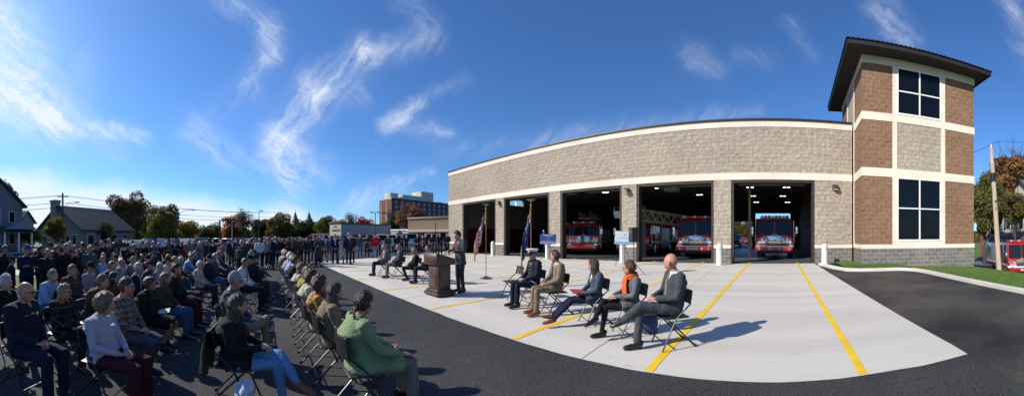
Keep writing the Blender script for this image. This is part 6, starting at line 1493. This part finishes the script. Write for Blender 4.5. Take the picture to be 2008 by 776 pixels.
def tree(px,d,ytop,w,leaf='green',leaf2='olive',lab='',seed=1,n=5000,ybot=None,bare=False,group='trees beyond the crowd'):
    x,y=at(px,d); z=gz(x,y); Ht=(465-ytop)/F*d+EYE-z; rx=w/2/F*d; bot=(Ht*.22 if ybot is None else (465-ybot)/F*d+EYE-z); rz_=(Ht-bot)/2
    key=(seed,n,bare)
    if key not in _tm:
        m,cl=crown_mesh(seed,int(n*1.5) if not bare else n,1,1,.052 if n>3000 else .06,1)
        _tm[key]=(m.mesh('crown',[LF['green'],LF['green']],fix=False),cl)
        tr=M(); rnd=random.Random(seed)
        tr.loft([(0,0,-1.5),(0.02,0,-.8),(-.01,.02,-.1),(0.03,0,.5)],[.085,.06,.045,.02],None,8)
        for c,r in cl:
            b=V((0,0,rnd.uniform(-.75,.1))); mid=lerp(b,c,.5)+V((0,0,-.06)); tr.loft([b,mid,c],[.030,.018,.006],None,5)
            if bare:
                for q in range(7):
                    e=c+V((rnd.gauss(0,1),rnd.gauss(0,1),rnd.gauss(.4,1))).normalized()*r*1.2; tr.loft([lerp(b,c,rnd.uniform(.5,1)),e],[.008,.002],None,4)
        _tm[('t',)+key]=tr.mesh('trunk',[bark],True,60)
    o=empty('tree',(x,y,z+bot+rz_),random.Random(px).uniform(0,6.28),lab,'tree',group)
    c=link('crown',_tm[key][0],o); c.scale=(rx,rx,rz_); omats(c,[LF[leaf],LF[leaf2]])
    t=link('trunk',_tm[('t',)+key],o); t.scale=(rx,rx,max(rz_,(bot+rz_)/1.5))
    return o
tree(250,68,368,86,'rust','olive','big russet tree right of the hall roof',1,8000,ybot=462)
tree(290,85,392,88,'green','olive','dark green tree right behind the big russet one',2,6000,ybot=470)
tree(322,95,395,76,'dark','green','dark evergreen mass behind the round street tree',3,5000,ybot=470)
tree(319,52,404,62,'olive','gold','round street tree with a low crown left of the tall lamp',4,7000,ybot=474)
tree(369,80,428,52,'gold','olive','broad low tree right of the tall lamp arm',5,5000,ybot=474)
tree(205,50,430,44,'green','olive','small tree against the dark hall roof',6,4000,ybot=474)
tree(110,40,425,52,'olive','gold','leafy bush like tree in front of the hall gable',7,5000,ybot=475)
tree(60,44,445,50,'dark','green','dark shrubbery tree in front of the houses at left',8,4000,ybot=480)
tree(8,50,352,60,'dark','olive','tall dark tree over the roof of the grey house',9,5000,ybot=420)
tree(82,75,440,30,'green','olive','green tree between the white house and hall',4,3500,ybot=474)
tree(404,100,438,40,'green','olive','low green tree left of the dark post lamp',1,4000,ybot=476)
tree(420,110,432,36,'dark','green','grey green tree behind the dark post lamp',2,4000,ybot=476)
tree(455,85,416,54,'orange','gold','bright orange autumn tree behind the crowd',3,5500,ybot=476)
tree(478,80,407,50,'bare','rust','nearly bare tree beside the orange one',10,1300,ybot=460,bare=True)
tree(512,95,424,48,'dark','green','dark green tree right of the bare tree',5,5500,ybot=476)
tree(547,90,417,58,'olive','rust','large green tree with reddish side left of the spires',6,6500,ybot=476)
tree(585,120,431,52,'dark','green','dark tree below the left spire',7,5000,ybot=476)
tree(606,118,430,50,'dark','green','dark tree below the right spire',8,5000,ybot=476)
tree(638,110,421,50,'green','gold','green and gold tree left of the store front',9,5500,ybot=474)
tree(663,125,424,36,'gold','olive','golden tree behind the cream store front',1,4500,ybot=460)
tree(690,120,414,44,'bare','rust','sparse bare tree above the long store roof',12,1300,ybot=455,bare=True)
tree(716,105,421,42,'red','red','bright red maple above the long store',2,5500,ybot=470)
tree(757,150,432,26,'gold','rust','small golden tree left of the apartment block base',3,2500,ybot=460)
tree(770,120,408,30,'dark','green','dark conifer in front of the apartment block',4,4500,ybot=470)
tree(803,95,396,64,'rust','bare','bare russet tree in front of the apartment block',13,3600,ybot=456,bare=True)
tree(850,110,432,50,'olive','green','low olive tree above the tan store roof',5,4000,ybot=455)
GR='trees beyond the street on the right'
tree(1982,46,302,120,'rust','gold','tall russet tree above the victorian house',13,9000,ybot=420,bare=True,group=GR)
tree(1930,40,348,84,'olive','dark','leafy olive tree right of the tower edge',6,7500,ybot=462,group=GR)
tree(2050,52,320,130,'rust','olive','wide russet tree at the right edge',14,8000,ybot=440,bare=True,group=GR)
tree(1448,90,425,50,'olive','gold','olive and gold tree seen through the rear bay door',7,5000,ybot=480,group='trees behind the station')
tree(1468,100,432,50,'green','gold','green tree seen through the rear door beside the column',8,5000,ybot=480,group='trees behind the station')
tree(1500,110,436,60,'green','olive','green tree behind the rescue truck, beyond the rear door',9,5000,ybot=480,group='trees behind the station')
tree(1990,37,372,74,'olive','gold','leafy yellow green tree in front of the victorian house',5,6000,ybot=440,group=GR)
# distant wooded horizon: a solid, lumpy belt of trees all the way round the view
m=M(); rs=[]; NA=520
for i in range(NA+1):
    a=-2.9+4.3*i/NA; h=5.5+3.2*noise.noise(V((a*8,0,0)))+2.4*noise.noise(V((a*27,3,0)))+1.4*noise.noise(V((a*90,5,0)))
    if -1.9<a<-1.2: h+=2.5
    s_,c_=math.sin(a),math.cos(a); r=260+12*noise.noise(V((a*40,9,0)))
    rs.append([(s_*(r-4),c_*(r-4),-1.5),(s_*(r-3),c_*(r-3),h*.7),(s_*(r+4),c_*(r+4),h),(s_*(r+14),c_*(r+14),h*.8),(s_*(r+16),c_*(r+16),-1.5)])
m.rings(rs); rnd=random.Random(4); nf=len(m.f); m.m=[(k//9+k//23)%3 for k in range(nf)]
for i in range(26000):
    k=rnd.randrange(NA); q=rs[k]; t=rnd.random(); j=rnd.choice((0,1,1,1)); p=lerp(V(q[j]),V(q[j+1]),rnd.random())*1.0; p=p+V((rnd.gauss(0,1),rnd.gauss(0,1),rnd.gauss(0,.5)))
    s=rnd.uniform(.4,.9); u=V((rnd.gauss(0,1),rnd.gauss(0,1),rnd.gauss(0,1))).normalized(); b=u.orthogonal().normalized(); k=len(m.v)
    m.v+=[tuple(p-u*s),tuple(p+b*s*.7),tuple(p+u*s),tuple(p-b*s*.7)]; m.f.append((k,k+1,k+2,k+3)); m.m.append(int(rnd.random()*3))
o=link('distant_wood',m.mesh('distant_wood',[LF['dark'],LF['olive'],LF['rust']],fix=False)); tag(o,'low distant wood closing the horizon behind the parking lots','wood',kind='stuff')
# ------------------------------------------------------------ sky, sun, camera
SUN_AZ=R(-138); SUN_EL=R(33)
W=bpy.data.worlds.new('World'); S.world=W; W.use_nodes=True; nt=W.node_tree; L=nt.links.new
bg=nt.nodes['Background']; sky=nn(nt,'ShaderNodeTexSky',sky_type='NISHITA'); sky.sun_disc=False; sky.sun_elevation=SUN_EL; sky.sun_rotation=SUN_AZ
sky.air_density=1.0; sky.dust_density=.3; sky.ozone_density=2.2; sky.altitude=100
bg.inputs[1].default_value=.094
tc=nn(nt,'ShaderNodeTexCoord'); sp=nn(nt,'ShaderNodeSeparateXYZ'); L(tc.outputs['Generated'],sp.inputs[0])
def mth(op,a,b=None,c=None,clamp=False):
    n=nn(nt,'ShaderNodeMath',operation=op); n.use_clamp=clamp
    for i,x in enumerate((a,b,c)):
        if x is None: continue
        if hasattr(x,'links') or hasattr(x,'is_linked'): L(x,n.inputs[i])
        else: n.inputs[i].default_value=x
    return n.outputs[0]
X,Y,Z=sp.outputs
azn=mth('ARCTAN2',X,Y)                       # -pi..pi, 0 = +Y
hor=mth('SQRT',mth('ADD',mth('MULTIPLY',X,X),mth('MULTIPLY',Y,Y)))
ht=mth('DIVIDE',Z,mth('MAXIMUM',hor,.05))    # tan of elevation
cv=nn(nt,'ShaderNodeCombineXYZ'); L(azn,cv.inputs[0]); L(ht,cv.inputs[1])
warp=nn(nt,'ShaderNodeTexNoise'); warp.inputs['Scale'].default_value=7; warp.inputs['Detail'].default_value=5; warp.inputs['Roughness'].default_value=.62; L(cv.outputs[0],warp.inputs['Vector'])
w1=nn(nt,'ShaderNodeVectorMath',operation='SUBTRACT'); L(warp.outputs['Color'],w1.inputs[0]); w1.inputs[1].default_value=(.5,.5,.5)
w2=nn(nt,'ShaderNodeVectorMath',operation='SCALE'); L(w1.outputs[0],w2.inputs[0]); w2.inputs['Scale'].default_value=.10
w3=nn(nt,'ShaderNodeVectorMath',operation='ADD'); L(cv.outputs[0],w3.inputs[0]); L(w2.outputs[0],w3.inputs[1])
# fibrous noise
def noi(scale,det,rough,mp,dist=0):
    a0=nn(nt,'ShaderNodeMapping'); a0.inputs['Rotation'].default_value=(0,0,mp[3]); L(w3.outputs[0] if mp[3] else cv.outputs[0],a0.inputs[0])
    a=nn(nt,'ShaderNodeMapping'); a.inputs['Scale'].default_value=mp[:3]; L(a0.outputs[0],a.inputs[0])
    n=nn(nt,'ShaderNodeTexNoise'); n.inputs['Scale'].default_value=scale; n.inputs['Detail'].default_value=det; n.inputs['Roughness'].default_value=rough; n.inputs['Distortion'].default_value=dist; L(a.outputs[0],n.inputs['Vector']); return n.outputs[0]
ws=nn(nt,'ShaderNodeSeparateXYZ'); L(w3.outputs[0],ws.inputs[0]); U,Vv=ws.outputs[0],ws.outputs[1]
def pt(px,py): return (px-1500)/F,(465-py)/F
def seg(p,q,wd,st):
    (x0,y0),(x1,y1)=pt(*p),pt(*q); dx,dy=x1-x0,y1-y0; l2=dx*dx+dy*dy
    ax=mth('SUBTRACT',U,x0); ay=mth('SUBTRACT',Vv,y0)
    t=mth('DIVIDE',mth('ADD',mth('MULTIPLY',ax,dx),mth('MULTIPLY',ay,dy)),l2,clamp=True)
    ex=mth('SUBTRACT',ax,mth('MULTIPLY',t,dx)); ey=mth('SUBTRACT',ay,mth('MULTIPLY',t,dy))
    d2=mth('ADD',mth('MULTIPLY',ex,ex),mth('MULTIPLY',ey,ey)); w=wd*1.0/F
    return mth('MULTIPLY',mth('POWER',2.718,mth('MULTIPLY',d2,-1/(w*w))),st)
strokes=[((-20,40),(20,190),62,.9),((10,150),(110,235),44,.95),((90,225),(275,272),17,.9),((40,60),(75,120),34,.45),((130,210),(165,130),32,.22),((170,265),(230,300),30,.18),
 ((430,-20),(520,50),30,.4),((520,40),(532,110),24,.6),((530,100),(490,170),24,.5),((480,180),(400,240),34,.14),
 ((850,75),(720,105),24,.4),((720,105),(620,180),32,.62),((620,175),(545,280),36,.7),((540,270),(590,345),34,.55),((560,300),(572,420),24,.5),((600,300),(640,345),24,.3),((640,180),(700,190),26,.25),
 ((385,255),(430,300),34,.35),((420,290),(500,325),20,.4),((755,245),(812,205),15,.8),((780,240),(870,262),17,.35),((812,205),(910,155),14,.22),((790,-10),(835,50),24,.3),
 ((1350,100),(1400,130),22,.25),((1450,110),(1510,125),18,.12),((1720,10),(1785,85),26,.42),((1985,0),(2015,100),26,.45),
 ((780,355),(850,340),10,.5),((1060,272),(1480,218),20,.26),((880,305),(1080,270),22,.15),((700,400),(775,368),22,.5),((1550,40),(1590,110),18,.16)]
accs=[None,None]
for s_ in strokes:
    k=seg(*s_); w=1 if (s_[1][0]-s_[0][0])*(s_[1][1]-s_[0][1])>0 else 0   # falling to the right / rising to the right
    accs[w]=k if accs[w] is None else mth('ADD',accs[w],k)
fine=noi(7,9,.66,(1,.6,1,.3),.6)
def fib(rot): return mth('MULTIPLY_ADD',noi(30,10,.7,(1,.11,1,rot),.35),2.9,-.98,clamp=True)
soft=mth('MULTIPLY_ADD',fine,1.9,-.45,clamp=True)
c0=mth('MULTIPLY',accs[0],mth('MULTIPLY_ADD',mth('MULTIPLY',fib(R(38)),mth('MULTIPLY_ADD',soft,.75,.25)),1.25,.03)); c1=mth('MULTIPLY',accs[1],mth('MULTIPLY_ADD',mth('MULTIPLY',fib(R(-52)),mth('MULTIPLY_ADD',soft,.75,.25)),1.25,.03))
cl=mth('ADD',c0,c1)
# low bright veil towards the sun side, thinning to the right
ra=nn(nt,'ShaderNodeMapRange'); L(azn,ra.inputs[0]); ra.inputs[1].default_value=-2.5; ra.inputs[2].default_value=-1.25; ra.inputs[3].default_value=.235; ra.inputs[4].default_value=.06
vb=mth('SUBTRACT',ra.outputs[0],Vv); vr=nn(nt,'ShaderNodeMapRange'); vr.interpolation_type='SMOOTHSTEP'; L(vb,vr.inputs[0]); vr.inputs[1].default_value=-.02; vr.inputs[2].default_value=.06; vr.inputs[3].default_value=0; vr.inputs[4].default_value=1.15
r2=nn(nt,'ShaderNodeMapRange'); L(azn,r2.inputs[0]); r2.inputs[1].default_value=-1.5; r2.inputs[2].default_value=-1.0; r2.inputs[3].default_value=1; r2.inputs[4].default_value=.12
r4=nn(nt,'ShaderNodeMapRange'); L(azn,r4.inputs[0]); r4.inputs[1].default_value=1.5; r4.inputs[2].default_value=2.2; r4.inputs[3].default_value=1; r4.inputs[4].default_value=.3
veil=mth('MULTIPLY',mth('MULTIPLY',vr.outputs[0],r2.outputs[0]),mth('MULTIPLY_ADD',noi(9,8,.6,(.5,2.5,1,0),.6),1.0,.25))
cl=mth('MINIMUM',mth('ADD',cl,veil),.92)
gt=mth('GREATER_THAN',Z,0.0); cl=mth('MULTIPLY',cl,gt)
mx=nn(nt,'ShaderNodeMixRGB'); L(cl,mx.inputs[0]); 
tint=nn(nt,'ShaderNodeMixRGB',blend_type='MULTIPLY'); tint.inputs[0].default_value=1; tint.inputs[2].default_value=(.55,.92,1.40,1); L(sky.outputs[0],tint.inputs[1])
L(tint.outputs[0],mx.inputs[1]); mx.inputs[2].default_value=(8.0,8.6,9.4,1); L(mx.outputs[0],bg.inputs[0])
sl=bpy.data.lights.new('sun','SUN'); sl.energy=5.0; sl.angle=R(.55); sl.color=(1,.925,.81)
so=bpy.data.objects.new('sun',sl); C.objects.link(so)
dv=V((math.sin(SUN_AZ)*math.cos(SUN_EL),math.cos(SUN_AZ)*math.cos(SUN_EL),math.sin(SUN_EL)))
so.rotation_euler=dv.to_track_quat('Z','Y').to_euler(); so.location=(-20,-20,30)
cd=bpy.data.cameras.new('camera'); co=bpy.data.objects.new('camera',cd); C.objects.link(co); S.camera=co
cd.type='PANO'; cd.clip_end=6000; cd.clip_start=.05
S.render.engine='CYCLES'
cd.panorama_type='CENTRAL_CYLINDRICAL'
hw=1004/F
cd.central_cylindrical_range_u_min=-hw; cd.central_cylindrical_range_u_max=hw
cd.central_cylindrical_range_v_min=-(776-465)/F; cd.central_cylindrical_range_v_max=465/F
cd.central_cylindrical_radius=1
co.location=(0,0,EYE); co.rotation_euler=(R(90),0,-az(1004))
S.view_settings.view_transform='Standard'; S.view_settings.look='None'; S.view_settings.gamma=1; S.view_settings.exposure=.24
S.cycles.max_bounces=6; S.cycles.diffuse_bounces=3; S.cycles.transparent_max_bounces=6; S.cycles.use_denoising=True
S.cycles.sample_clamp_indirect=4
